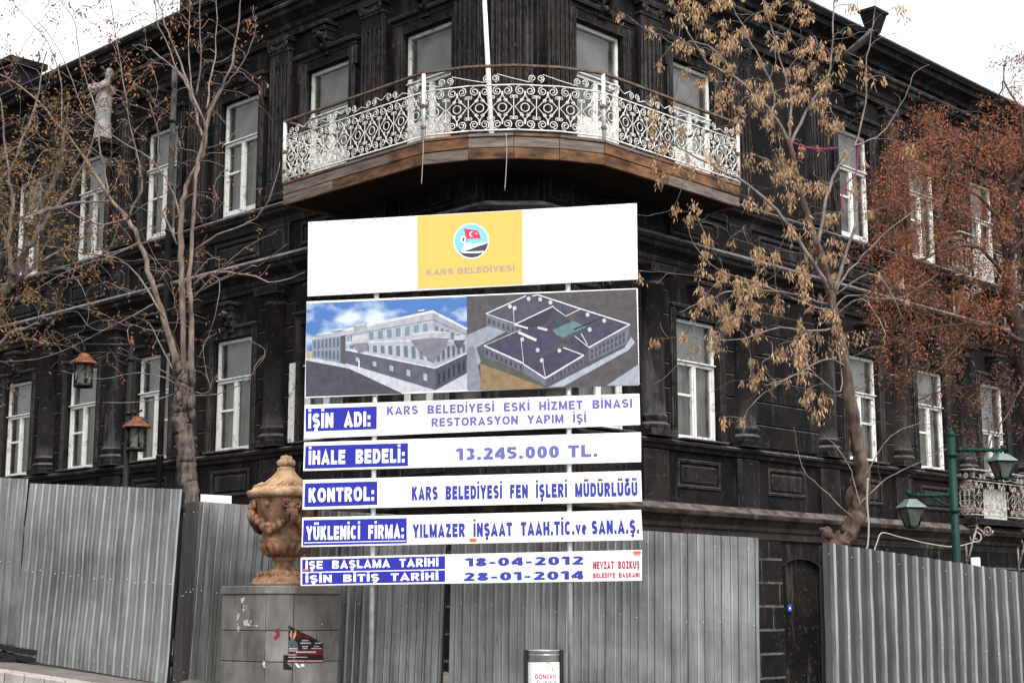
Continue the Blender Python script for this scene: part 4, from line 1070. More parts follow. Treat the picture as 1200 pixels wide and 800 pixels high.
def fence(label, a, Ya, c, Yc, h, pitch, depth, wide, lean=(0, 0, 0), feet=False, post=(), rowz=.5, ridged=False):
    tl = at(*a, Ya); tr = at(*c, Yc)
    q, nrm = corrugated(tl, tr, h, lean, pitch, depth, wide, rowz=rowz, ridged=ridged)
    mid = (tl + tr) / 2
    e = empty('hoarding_panel', (mid.x, mid.y, ground_z(mid.x, mid.y) + .125), label, 'fence panel', GRP)
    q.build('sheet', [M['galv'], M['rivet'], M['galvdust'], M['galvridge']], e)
    d = (tr - tl).normalized()
    for k, u in enumerate(post):
        P = tl * (1 - u) + tr * u - nrm * .07; g = ground_z(P.x, P.y) + .13
        q = MB(); q.tube([(P.x + lean[0], P.y + lean[1], g), (P.x, P.y, P.z - .03)], .035, 4, smooth=False); q.build('post', M['steel'], e)
        if feet and (k == 0 or len(post) == 1):
            q = MB()
            for zz in (0.03, .12):
                q.box(Vector((P.x, P.y, g + zz)) - d * .25 + nrm * .20, d * .62, -nrm * .10, (0, 0, .06))
            q.box(Vector((P.x, P.y, g)) - d * .05 + nrm * .45, d * .09, -nrm * .9, (0, 0, .05))
            q.build('foot', M['steel'], e)
    q = MB()
    for v in (.12, .88):
        P0 = tl - Vector((0, 0, h * v)) + Vector(lean) * v - nrm * .05; P1 = tr - Vector((0, 0, h * v)) + Vector(lean) * v - nrm * .05
        q.box(P0, P1 - P0, -nrm * .03, (0, 0, .05))
    q.build('rail', M['steel'], e)
    return e
fence('corrugated grey hoarding panel at far left, cut off, with dark feet below', (-130, 553), 20.3, (33, 561), 19.0, 2.03, .152, .016, .80, (-.05, 0, 0), True, (.9,))
fence('wide corrugated grey hoarding panel hanging clear of the pavement at left', (35.5, 566), 18.75, (213.5, 573), 16.85, 2.08, .152, .016, .80, (-.09, -.02, 0), True, (.02, .97))
fence('narrow corrugated hoarding return in shade, between the wide left panel and the urn', (214.5, 589), 16.95, (233, 587), 18.0, 2.03, .16, .02, .55, (-.05, 0, 0), False, (.5,), .5, 'dull')  # shade of its sideways facing is put into the darker sheet colour
fence('corrugated grey hoarding panel standing behind the urn and its stone pedestal', (232, 587), 17.95, (399, 599), 17.7, 2.03, .19, .020, .74, (-.10, 0, 0), False, (.5, .97))
fence('corrugated hoarding panel behind left half of the sign, right of the urn', (396, 598.6), 17.85, (524, 606), 17.6, 2.04, .19, .020, .74, (-.06, 0, 0), False, (.5, .98))
fence('broad pale corrugated hoarding panel behind right half of the sign and the litter bin', (530, 607), 17.4, (888.5, 630), 16.5, 2.02, .185, .018, .76, (-.03, 0, 0), False, (.03, .5, .985), .46)
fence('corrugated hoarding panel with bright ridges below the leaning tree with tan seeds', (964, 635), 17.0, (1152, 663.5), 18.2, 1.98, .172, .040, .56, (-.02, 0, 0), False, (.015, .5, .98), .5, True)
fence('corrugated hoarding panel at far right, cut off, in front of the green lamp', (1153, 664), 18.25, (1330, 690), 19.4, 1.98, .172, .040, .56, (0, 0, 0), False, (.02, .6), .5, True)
# white board lodged behind the fence top
q = MB(); P = at(235, 588, 18.6); Q = at(271, 590, 18.5); q.box(P - Vector((0, 0, .9)), Q - P, (0, .02, 0), (0, 0, .995))
tag(q.build('white_board', M['board'], None, org=P), 'small white board sticking up behind the corrugated hoarding left of the urn', 'board')

# ================================================================== URN AND PEDESTAL
UY = 16.85; UC = at(331, 690, UY); UC = Vector((UC.x, UC.y, 0)); PZ = at(331, 689, UY).z
gz = ground_z(UC.x, UC.y) + .12
PRAD = .645; PC0 = Vector((at(326, 690, UY).x, UY + .25, 0))
ped = empty('stone_pedestal', (PC0.x, PC0.y, gz), 'chamfered grey stone block pedestal carrying the terracotta urn, with torn poster scraps', 'pedestal')
PT = at(326, 686, UY).z
PLAN = [Vector(p_) for p_ in ((-.645, -.03), (-.09, -.52), (.215, -.52), (.645, -.10), (.645, .08), (.20, .52), (-.09, .52), (-.645, .03))]
def plan_ring(off, z):
    out = []; n = len(PLAN)
    for i in range(n):
        a, p_, c = PLAN[i - 1], PLAN[i], PLAN[(i + 1) % n]
        d1, d2 = (p_ - a).normalized(), (c - p_).normalized(); n1, n2 = Vector((d1.y, -d1.x)), Vector((d2.y, -d2.x))
        m_ = (n1 + n2) / (1 + n1.dot(n2)); q_ = p_ + m_ * off; out.append(Vector((PC0.x + q_.x, PC0.y + q_.y, z)))
    return out
q = MB(); courses = [gz - .1, PT - .80, PT - .475, PT - .095]
for k in range(3):
    z0, z1 = courses[k] + .003, courses[k + 1] - .003; o_, i_ = plan_ring(0, 0), plan_ring(-.05, 0)
    for e in range(8):
        a, c = o_[e], o_[(e + 1) % 8]; ai, ci = i_[e], i_[(e + 1) % 8]
        cuts = [0, 1] if (c - a).length < .4 else ([0, .52, 1] if k % 2 else [0, 1])
        for u0, u1 in zip(cuts, cuts[1:]):
            g0 = .004 / (c - a).length; A_, C_ = a + (c - a) * (u0 + g0), a + (c - a) * (u1 - g0); Ai, Ci = ai + (ci - ai) * (u0 + g0), ai + (ci - ai) * (u1 - g0)
            q.prism([A_ + Vector((0, 0, z0)), C_ + Vector((0, 0, z0)), Ci + Vector((0, 0, z0)), Ai + Vector((0, 0, z0))], (0, 0, z1 - z0))
lo, hi = plan_ring(-.02, courses[0]), plan_ring(-.02, PT - .09)
q.add(lo + hi, [(i, (i + 1) % 8, (i + 1) % 8 + 8, i + 8) for i in range(8)], 1)
q.build('blocks', [M['pedestal'], M['stone']], ped, bevel=.008, recalc=True)
q = MB(); q.prism(plan_ring(.012, PT - .092), (0, 0, .092)); q.build('capping', M['pedestal'], ped, bevel=.01, recalc=True)
def on_cyl(x, y, r):
    """photo point -> point on the visible pedestal faces, r - PRAD proud of them"""
    d = ray(x, y); off = r - PRAD; best = None; ring = plan_ring(off, 0)
    for e in (0, 1, 2):
        a, c = ring[e], ring[e + 1]; dd = (c - a).normalized(); n = Vector((dd.y, -dd.x, 0))
        t_ = (a - Vector((0, 0, EYE)) - Vector((0, 0, 0))).dot(n) / d.dot(n); P = EYEP + d * t_
        u = (P - a).dot(dd) / (c - a).length; miss = max(0, -u, u - 1)
        if best is None or miss < best[0]: best = (miss, P)
    return best[1]
def wrap_poly(mb, pts, r, mi=0, dens=6):
    """flat paper outline glued round the pedestal"""
    P = []
    for (x0, y0), (x1, y1) in zip(pts, pts[1:] + pts[:1]):
        for k in range(dens): P.append((x0 + (x1 - x0) * k / dens, y0 + (y1 - y0) * k / dens))
    bm = bmesh.new(); bv = [bm.verts.new((x, y, 0)) for x, y in P]; bm.faces.new(bv)
    xs_ = [p_[0] for p_ in P]; x = math.floor(min(xs_) / 6) * 6
    while x < max(xs_):
        bmesh.ops.bisect_plane(bm, geom=bm.verts[:] + bm.edges[:] + bm.faces[:], plane_co=(x, 0, 0), plane_no=(1, 0, 0)); x += 6
    for x in (317.3, 350.1): bmesh.ops.bisect_plane(bm, geom=bm.verts[:] + bm.edges[:] + bm.faces[:], plane_co=(x, 0, 0), plane_no=(1, 0, 0))
    bmesh.ops.triangulate(bm, faces=bm.faces[:]); bm.verts.index_update()
    mb.add([on_cyl(v.co.x, v.co.y, r) for v in bm.verts], [[v.index for v in f.verts] for f in bm.faces], mi); bm.free()
q = MB(); RR = random.Random(3)
def scrap(cx, cy, rx, ry):
    pts = []
    for i in range(12):
        a = i / 12 * 6.283; k = RR.uniform(.4, 1.15); pts.append((cx + rx * k * math.cos(a), cy + ry * k * math.sin(a)))
    wrap_poly(q, pts, PRAD + .003, 0, 2)
for a in ((284, 703, 4, 5), (287, 712, 3, 6), (291, 729, 6, 5), (279, 722, 2.5, 6), (279, 735, 2, 5), (300, 733, 4, 2), (309, 778, 2, 5), (377, 731, 1.5, 1)): scrap(*a)
q.build('paper_scrap', mat('weathered_paper_scrap', (0.14, 0.138, 0.13), 0.85, col2=(0.50, 0.49, 0.48), scale=25, contrast=(.45, .55)), ped, recalc=True)
q = MB()
for pts in ([(321, 738), (327, 735), (328, 745), (323, 750), (320, 746), (324, 743)],): wrap_poly(q, pts, PRAD + .003, 0, 2)
q.build('red_smear', mat('red_paint_smear', (0.16, 0.02, 0.035), .7), ped, recalc=True)
# poster
def ppx(x, y): return (310 + x / 10, 720 + y / 10)
post = MB(); PR = PRAD + .004
def pp_(pts, mi, k): wrap_poly(post, [ppx(*a) for a in pts], PR + k * .0012, mi, 2)
pp_([(280, 120), (385, 180), (520, 240), (690, 340), (690, 560), (300, 560), (220, 530), (220, 470), (280, 470)], 0, 0)
pp_([(220, 530), (260, 560), (335, 640), (220, 640)], 0, 0)
pp_([(285, 165), (345, 155), (375, 190), (370, 240), (345, 285), (315, 285), (292, 240)], 2, 1)
pp_([(285, 190), (300, 160), (345, 150), (375, 185), (345, 172), (305, 185), (295, 230)], 0, 2)
pp_([(285, 300), (315, 285), (345, 285), (390, 330), (390, 380), (285, 380)], 3, 1)
pp_([(385, 195), (440, 215), (430, 260), (380, 290)], 1, 1); pp_([(460, 230), (520, 245), (540, 262), (500, 280), (450, 262)], 1, 1)
pp_([(285, 400), (690, 400), (690, 470), (285, 470)], 1, 1)
for x0, x1, y, hh in ((290, 390, 395, 18), (290, 385, 420, 10), (420, 540, 330, 16), (440, 515, 300, 14), (440, 510, 370, 14), (445, 505, 392, 12), (590, 665, 330, 12), (580, 640, 368, 12), (550, 670, 392, 12), (370, 600, 435, 18), (280, 380, 468, 10), (280, 500, 494, 9), (275, 480, 540, 22), (490, 685, 540, 22)):
    x = x0
    while x < x1:
        e = min(x1, x + RR.uniform(10, 24)); pp_([(x, y - hh / 2), (e, y - hh / 2), (e, y + hh / 2), (x, y + hh / 2)], 4 if y < 530 else 5, 2); x = e + 5
pp_([(355, 570), (380, 565), (410, 600), (415, 625), (385, 610)], 6, 0); pp_([(420, 580), (460, 570), (470, 600), (430, 610)], 6, 0)
tag(post.build('poster', [M['blackprint'], M['maroon'], M['skin'], mat('grey_print_suit', (.06, .08, .09), .5), mat('pale_print', (.42, .40, .40), .5), mat('pink_print', (.42, .2, .22), .5), M['paper']], None, org=on_cyl(355, 755, PRAD), recalc=True), 'torn black and maroon poster glued to the stone pedestal under the urn', 'poster')
# urn
sc = at(331, 600, UY).z - at(331, 601, UY).z
def uz(y): return at(331, y, UY + .2).z
ucx = at(333, 600, UY + .2).x; ucy = UY + .25
def prof(l): return [(r * sc * 1.0, uz(y)) for y, r in l]
urn = empty('terracotta_urn', (ucx, ucy, PT), 'lidded terracotta urn with carved swags standing on the stone pedestal', 'urn')
dz_ = PT + .003 - uz(684.5)
q = MB(); q.lathe([(r, z + dz_) for r, z in prof([(684.5, .1), (684.5, 39), (681.5, 39.5), (680, 37), (677, 36), (672, 29), (669, 21), (666, 17), (660, 10.5), (656, 10.5), (654, 14.5), (652.5, 14.5), (651, 13), (649.5, 18), (646, 22), (640, 26), (635, 28), (632, 28.5), (630, 29), (628.5, 27), (626, 25.5), (620, 26.5), (610, 30.5), (600, 34), (590, 36.5), (584, 38), (582, 37), (581, 30)])], (ucx, ucy, 0), 40)
for i in range(18):                                          # gadroons
    a = i / 18 * 6.283; pts = []
    for y, r in ((650, 17), (646, 22.5), (640, 26.5), (635, 28)):
        pts.append((ucx + r * sc * math.cos(a), ucy + r * sc * math.sin(a), uz(y) + dz_))
    q.tube(pts, [.012, .022, .03, .022], 6)
for i in range(20):
    a = i / 20 * 6.283; q.ball((ucx + 29 * sc * math.cos(a), ucy + 29 * sc * math.sin(a), uz(673) + dz_), .034, 6, sz=1.6)
for k in range(4):                                           # swags and scroll masks
    ak = -math.pi / 2 + .35 + k * math.pi / 2
    for i in range(13):
        t = i / 12; a = ak + t * math.pi / 2; y = 600 + 18 * math.sin(math.pi * t); r = 36 - 6.5 * math.sin(math.pi * t)
        rr = .028 + .03 * math.sin(math.pi * t)
        for j in range(3):
            q.ball((ucx + (r * sc + .015) * math.cos(a) + RR.uniform(-.02, .02), ucy + (r * sc + .015) * math.sin(a) + RR.uniform(-.02, .02), uz(y) + dz_ + RR.uniform(-.025, .025)), rr * RR.uniform(.7, 1.0), 7)
    ca, sa = math.cos(ak), math.sin(ak); rr = 36.5 * sc
    def U(t, z, o=0): return (ucx + (rr + .02 + o) * ca - t * sa, ucy + (rr + .02 + o) * sa + t * ca, uz(594) + dz_ + z)
    for sg in (-1, 1):
        q.tube([U(sg * x, z) for x, z in spiral((.06, .03), .055, 1.4, math.pi, -1, 14)], .02, 6)
        q.tube([U(sg * .03, -.02), U(sg * .05, -.09, .01), U(sg * .03, -.17, .0)], [.03, .024, .012], 6)
    q.ball(U(0, .01, .02), .042, 8); q.tube([U(0, .0, .02), U(.012, -.1, .03), U(-.01, -.2, .0)], [.03, .034, .012], 6)
    q.ball((ucx + 37 * sc * math.cos(ak + .78), ucy + 37 * sc * math.sin(ak + .78), uz(590) + dz_), .035, 8)
q.build('body', M['terracotta'], urn, recalc=True)
q = MB(); q.lathe([(r, z + dz_) for r, z in prof([(582, 36), (580.5, 44), (577, 45.5), (574, 45), (572.5, 40), (570.5, 39), (568, 33), (565.5, 27), (561, 22), (557, 17), (553, 13), (549.5, 10.5), (548, 10.5), (546.5, 11), (545.5, 7)])], (ucx, ucy, 0), 40)
for i in range(16):
    a = i / 16 * 6.283; q.tube([(ucx + r * sc * math.cos(a + da), ucy + r * sc * math.sin(a + da), uz(y) + dz_) for y, r, da in ((569, 36, -.12), (566, 29.5, -.05), (565, 28, .05), (567.5, 34, .12), (569.5, 38, .05))], .016, 5)
q.build('lid', M['terralid'], urn, recalc=True)
q = MB(); q.lathe([(r, z + dz_) for r, z in prof([(546, 9), (544, 6), (543, 5), (540, 8), (536, 8), (532, 4), (530.5, .1)])], (ucx, ucy, 0), 16)
for i in range(8):
    a = i / 8 * 6.283; q.ball((ucx + 8 * sc * math.cos(a), ucy + 8 * sc * math.sin(a), uz(540.5) + dz_), .032, 8, sz=1.2)
for i in range(5):
    a = i / 5 * 6.283; q.ball((ucx + 4.5 * sc * math.cos(a), ucy + 4.5 * sc * math.sin(a), uz(535) + dz_), .03, 8)
q.build('finial', M['terralid'], urn, recalc=True)

# ================================================================== LITTER BIN
BY = 15.45; bc = at(637, 765, BY); bc = Vector((bc.x, bc.y, 0)); bt = at(637, 761, BY).z; bg_ = ground_z(bc.x, bc.y) + .12; br_ = .155
bn = empty('litter_bin', (bc.x, bc.y, bg_), 'small round metal litter bin with a white advert, hung between dark posts', 'litter bin')
q = MB(); q.lathe([(br_ - .02, bg_ + .12), (br_, bg_ + .14), (br_, bt - .012), (br_ + .006, bt - .008), (br_ + .006, bt), (br_ - .012, bt), (br_ - .012, bt - .25), (.001, bt - .3)], (bc.x, bc.y, 0), 32)
q.lathe([(br_ + .004, bt - .05), (br_ + .007, bt - .045), (br_ + .004, bt - .04)], (bc.x, bc.y, 0), 32); q.build('drum', M['binmetal'], bn)
for sx, m in ((-1, M['steel']), (1, M['black'])):
    q = MB(); q.bx(bc.x + sx * (br_ + .02) - .022, bc.x + sx * (br_ + .02) + .022, bc.y - .03, bc.y + .03, bg_, bt + .002)
    if sx < 0: q.bx(bc.x - br_ + .004, bc.x - br_ + .018, bc.y - .05, bc.y - .03, bt - .085, bt - .03, 1)
    q.build('post', [m, M['binred']], bn, bevel=.004)
q = MB(); q.lathe([(br_ + .002, bt - .55), (br_ + .002, bt - .115)], (bc.x, bc.y, 0), 24, 0, math.pi * 1.06, math.pi * 1.94); q.build('advert', M['board'], bn)
def b_conv(x, y): return ((x - 637) * .00872, bt - (y - 761.5) * .00872)
def b_put(u, v, n):
    a = u / br_ - math.pi / 2; return Vector((bc.x + (br_ + .004) * math.cos(a), bc.y + (br_ + .004) * math.sin(a), v))
q = MB(); put_text(q, 'DÖNERİS', (627, 790.2), (652.5, 790.2), 5.2, 0, .18, 0, b_conv, b_put); q.build('lettering', M['red'], bn)
q = MB(); put_text(q, 'ET LOKANTASI', (629, 796.3), (653, 796.3), 3.4, 0, .17, 0, b_conv, b_put); q.build('lettering', mat('dark_lettering', (.05, .05, .06), .5), bn)
q = MB(); put_text(q, 'O', (640, 777), (645, 777), 5, 0, .18, 0, b_conv, b_put); put_text(q, 'ç', (646, 781), (649, 781), 6, 0, .18, 1, b_conv, b_put)
q.build('advert_mark', [mat('orange_print', lin(225, 150, 90), .5), mat('grey_mark', (.2, .2, .2), .5)], bn)

# ================================================================== LAMP POSTS
def lamp_black():
    Y = 19.6; base = at(144, 640, Y); x, y = base.x, base.y; ztop = at(144, 405, Y).z; g = ground_z(x, y) + .125
    e = empty('lamp_post', (x, y, g), 'black iron lamp post with two hanging copper capped lanterns behind the left hoarding', 'street lamp')
    q = MB(); q.tube([(x, y, g), (x, y, g + .5), (x, y, g + .52), (x, y, ztop)], [.08, .08, .038, .032], 12)
    for z in (g + .55, g + 2.2, ztop - .9, ztop - .2): q.tube([(x, y, z), (x, y, z + .04)], .046, 12)
    q.build('post', M['black'], e)
    q = MB(); q.ball((x, y, ztop + .04), .036, 12, sz=1.2); q.ball((x, y, ztop + .10), .02, 10, sz=1.4); q.build('finial', M['copper'], e)
    for lx, ly, ay in ((99, 415, 404), (161, 489, 483)):
        P = at(lx, ly, Y); az = at(lx, ay, Y).z; s_ = 1 if P.x > x else -1
        q = MB(); q.tube([(x, y, az), (P.x, y, az)], .022, 8); q.tube([(P.x, y, az), (P.x + s_ * .06, y, az + .03)], .014, 6)
        wd = abs(P.x - x); q.tube([(x, y, az - .28), (x + s_ * wd * .3, y, az - .2), (x + s_ * wd * .5, y, az - .02)], .014, 6)
        q.tube([(x + s_ * (.05 + a), y, az - b_) for a, b_ in spiral((.12, .1), .07, 1.3, 0, 1, 14)], .010, 5)
        q.build('arm', M['black'], e)
        z0 = P.z; r1 = .178
        q = MB(); q.tube([(P.x, y, az), (P.x, y, z0 - .0)], .012, 6); q.lathe([(r1 - .08, z0 - .43), (r1 - .055, z0 - .43), (r1 - .055, z0 - .39), (r1 - .07, z0 - .385), (.001, z0 - .38)], (P.x, y, 0), 20)
        for i in range(4):
            a = i * math.pi / 2 + .5; ca, sa = math.cos(a), math.sin(a); ca2, sa2 = math.cos(a + math.pi / 2), math.sin(a + math.pi / 2); rr = .112
            q.tube([(P.x + rr * ca, y + rr * sa, z0 - .40), (P.x + rr * ca2, y + rr * sa2, z0 - .15)], .012, 5)
            q.tube([(P.x + rr * ca, y + rr * sa, z0 - .42), (P.x + rr * ca, y + rr * sa, z0 - .12)], .011, 5)
        f = q.build('lantern', M['black'], e)
        def subl(q, nm, m):
            o = q.build(nm, m, None, org=e.location); o.location = (0, 0, 0); o.parent = f
        q = MB(); q.lathe([(.09, z0 - .12), (r1, z0 - .135), (r1 + .006, z0 - .12), (r1 - .02, z0 - .095), (.10, z0 - .055), (.075, z0 - .03), (.07, z0 - .005), (.03, z0 + .015), (.001, z0 + .018)], (P.x, y, 0), 24); subl(q, 'cap', M['copper'])
        q = MB(); q.lathe([(.092, z0 - .40), (.092, z0 - .12)], (P.x, y, 0), 20); subl(q, 'lamp_glass', M['lampglass'])
lamp_black()
def lamp_green():
    Y = 19.4; base = at(1121.5, 660, Y); x, y = base.x, base.y; g = ground_z(x, y) + .125; ztop = at(1121.5, 512, Y).z
    e = empty('lamp_post', (x, y, g), 'green iron lamp post with two four sided lanterns behind the right hoarding', 'street lamp')
    q = MB(); q.tube([(x, y, g), (x, y, ztop)], .052, 14)
    for z in (g + .5, g + .9, ztop - .25, ztop - .95): q.tube([(x, y, z), (x, y, z + .05)], .068, 14)
    q.build('post', M['green'], e)
    q = MB(); q.ball((x, y, ztop + .03), .06, 10); q.tube([(x, y, ztop), (x, y, ztop + .13)], .02, 6); q.build('finial', M['green'], e)
    for lx, ltop, lbot, ay in ((1173, 521, 562, 527), (1067, 579, 619, 580)):
        P = at(lx, ltop, Y); zb = at(lx, lbot, Y).z; az = at(lx, ay, Y).z; s_ = 1 if P.x > x else -1
        q = MB(); q.tube([(x, y, az), (P.x + s_ * .03, y, az)], .024, 8)
        q.tube([(x, y, az - .16), (x + s_ * .14, y, az - .1), (x + s_ * .3, y, az - .015)], .016, 6)
        for i in range(5): q.ball((x + (P.x - x) * (i + 1) / 6, y, az), .034, 8)
        q.ball((P.x + s_ * .03, y, az + .03), .04, 8)
        q.build('arm', M['green'], e)
        zt = min(P.z, az - .02); H = zt - zb
        def ring(r, z): return [(P.x + r * math.cos(math.pi / 4 + .25 + i * math.pi / 2), y + r * math.sin(math.pi / 4 + .25 + i * math.pi / 2), z) for i in range(4)]
        q = MB(); lo, hi = ring(.085, zb + .03), ring(.165, zb + H * .66)
        for i in range(4):
            q.tube([lo[i], hi[i]], .013, 4); q.tube([hi[i], hi[(i + 1) % 4]], .018, 4); q.tube([lo[i], lo[(i + 1) % 4]], .014, 4)
        q.lathe([(.001, zb), (.07, zb + .005), (.09, zb + .03), (.001, zb + .035)], (P.x, y, 0), 8)
        q.tube([(P.x, y, az), (P.x, y, zt - .02)], .014, 6)
        f = q.build('lantern', M['green'], e)
        def subl(q, nm, m):
            o = q.build(nm, m, None, org=e.location); o.location = (0, 0, 0); o.parent = f
        q = MB(); lo, hi = ring(.082, zb + .03), ring(.16, zb + H * .66); q.add(lo + hi, [(i, (i + 1) % 4, (i + 1) % 4 + 4, i + 4) for i in range(4)]); subl(q, 'lamp_glass', M['lampglass'])
        q = MB(); a, b_, c = ring(.20, zb + H * .66), ring(.19, zb + H * .70), ring(.075, zt - .03)
        q.add(a + b_ + c, [(i, (i + 1) % 4, (i + 1) % 4 + 4, i + 4) for i in range(4)] + [(i + 4, (i + 1) % 4 + 4, (i + 1) % 4 + 8, i + 8) for i in range(4)] + [(8, 9, 10, 11), (3, 2, 1, 0)]); subl(q, 'cap', M['greycap'])
lamp_green()

# ================================================================== TREES
class Tree:
    def __init__(s, seed): s.r = random.Random(seed); s.nodes = []; s.thick = MB(); s.fine = MB()
    def limb(s, pts, r0, r1, trunk=False, sub=5, n=9, wob=.02):
        P = [Vector(p) for p in pts]; out = []; rs = []
        k = len(P)
        for i in range(k - 1):
            p0, p1, p2, p3 = P[max(0, i - 1)], P[i], P[i + 1], P[min(k - 1, i + 2)]
            for j in range(sub):
                t = j / sub
                q = .5 * ((2 * p1) + (p2 - p0) * t + (2 * p0 - 5 * p1 + 4 * p2 - p3) * t * t + (3 * p1 - p0 - 3 * p2 + p3) * t ** 3)
                out.append(q + Vector((s.r.gauss(0, wob), s.r.gauss(0, wob), s.r.gauss(0, wob))) * (1 if out else 0))
        out.append(P[-1]); m = len(out)
        rs = [r0 + (r1 - r0) * (i / (m - 1)) ** .8 for i in range(m)]
        (s.thick if trunk else s.fine).tube(out, [r * s.r.uniform(.93, 1.07) for r in rs] if trunk else rs, n if r0 > .03 else 5)
        for i in range(0, m):
            d = out[min(i + 1, m - 1)] - out[max(i - 1, 0)]
            s.nodes.append((out[i], d.normalized() if d.length else Vector((0, 0, 1)), rs[i]))
        return out
    def roughen(s, amp):
        for i, v in enumerate(s.thick.v):
            s.thick.v[i] = v + amp * (mnoise.noise_vector(v * 5) * .8 + mnoise.noise_vector(Vector((v.x * 24, v.y * 24, v.z * 7))) * .75)
    def reach(s, tips, rmax=.012, rmin=.0035, align=.55, minr=0, sag=0.0, lo=0):
        todo = [Vector(t) for t in tips]
        best = []
        for t in todo: best.append(min((t - nd[0]).length for nd in s.nodes[lo:]))
        order = sorted(range(len(todo)), key=lambda i: best[i])
        ends = []
        for i in order:
            t = todo[i]; bc_ = 1e9; bn_ = None
            for nd in s.nodes[lo:]:
                d = t - nd[0]; L_ = d.length
                if L_ < .05: continue
                c = L_ * (1 + align * (1 - d.dot(nd[1]) / L_))
                if c < bc_: bc_ = c; bn_ = nd
            p, dr, rr = bn_; d = t - p; L_ = d.length
            perp = dr * (L_ * .42); mid = p + perp
            c1 = p + dr * L_ * .30 + d * .08; c2 = t - d * .3 + Vector((s.r.gauss(0, .07), s.r.gauss(0, .07), s.r.gauss(0, .07) + .05 - sag)) * L_
            k = max(4, min(9, int(L_ / .12))); pts = []
            for j in range(k + 1):
                u = j / k; q = p * (1 - u) ** 3 + c1 * 3 * u * (1 - u) ** 2 + c2 * 3 * u * u * (1 - u) + t * u ** 3
                if 0 < j < k: q = q + Vector((s.r.gauss(0, .008), s.r.gauss(0, .008), s.r.gauss(0, .008)))
                pts.append(q)
            r0 = min(rr * .7, rmax * (.5 + .35 * L_)); r0 = max(r0, rmin * 1.2)
            rs = [r0 + (rmin - r0) * (j / k) for j in range(k + 1)]
            s.fine.tube(pts, rs, 4, cap=False)
            for j in range(1, k + 1):
                dd = pts[j] - pts[j - 1]; s.nodes.append((pts[j], dd.normalized(), rs[j]))
            ends.append((t, (pts[-1] - pts[-2]).normalized()))
        return ends
def px3(l, Y, dY=0, j=0, r=None):
    return [at(x, y, Y + dY * i / max(1, len(l) - 1) + (r.gauss(0, j) if r else 0)) for i, (x, y) in enumerate(l)]
def leafquad(mb, c, d, ln, wd, rr, mi=0):
    d = d.normalized(); sd_ = d.cross(Vector((rr.gauss(0, 1), rr.gauss(0, 1), rr.gauss(0, 1))))
    if sd_.length < 1e-4: return
    sd_.normalize(); sd_ *= wd / 2
    mb.add([c, c + d * ln * .45 + sd_, c + d * ln, c + d * ln * .45 - sd_], [(0, 1, 2, 3)], mi)

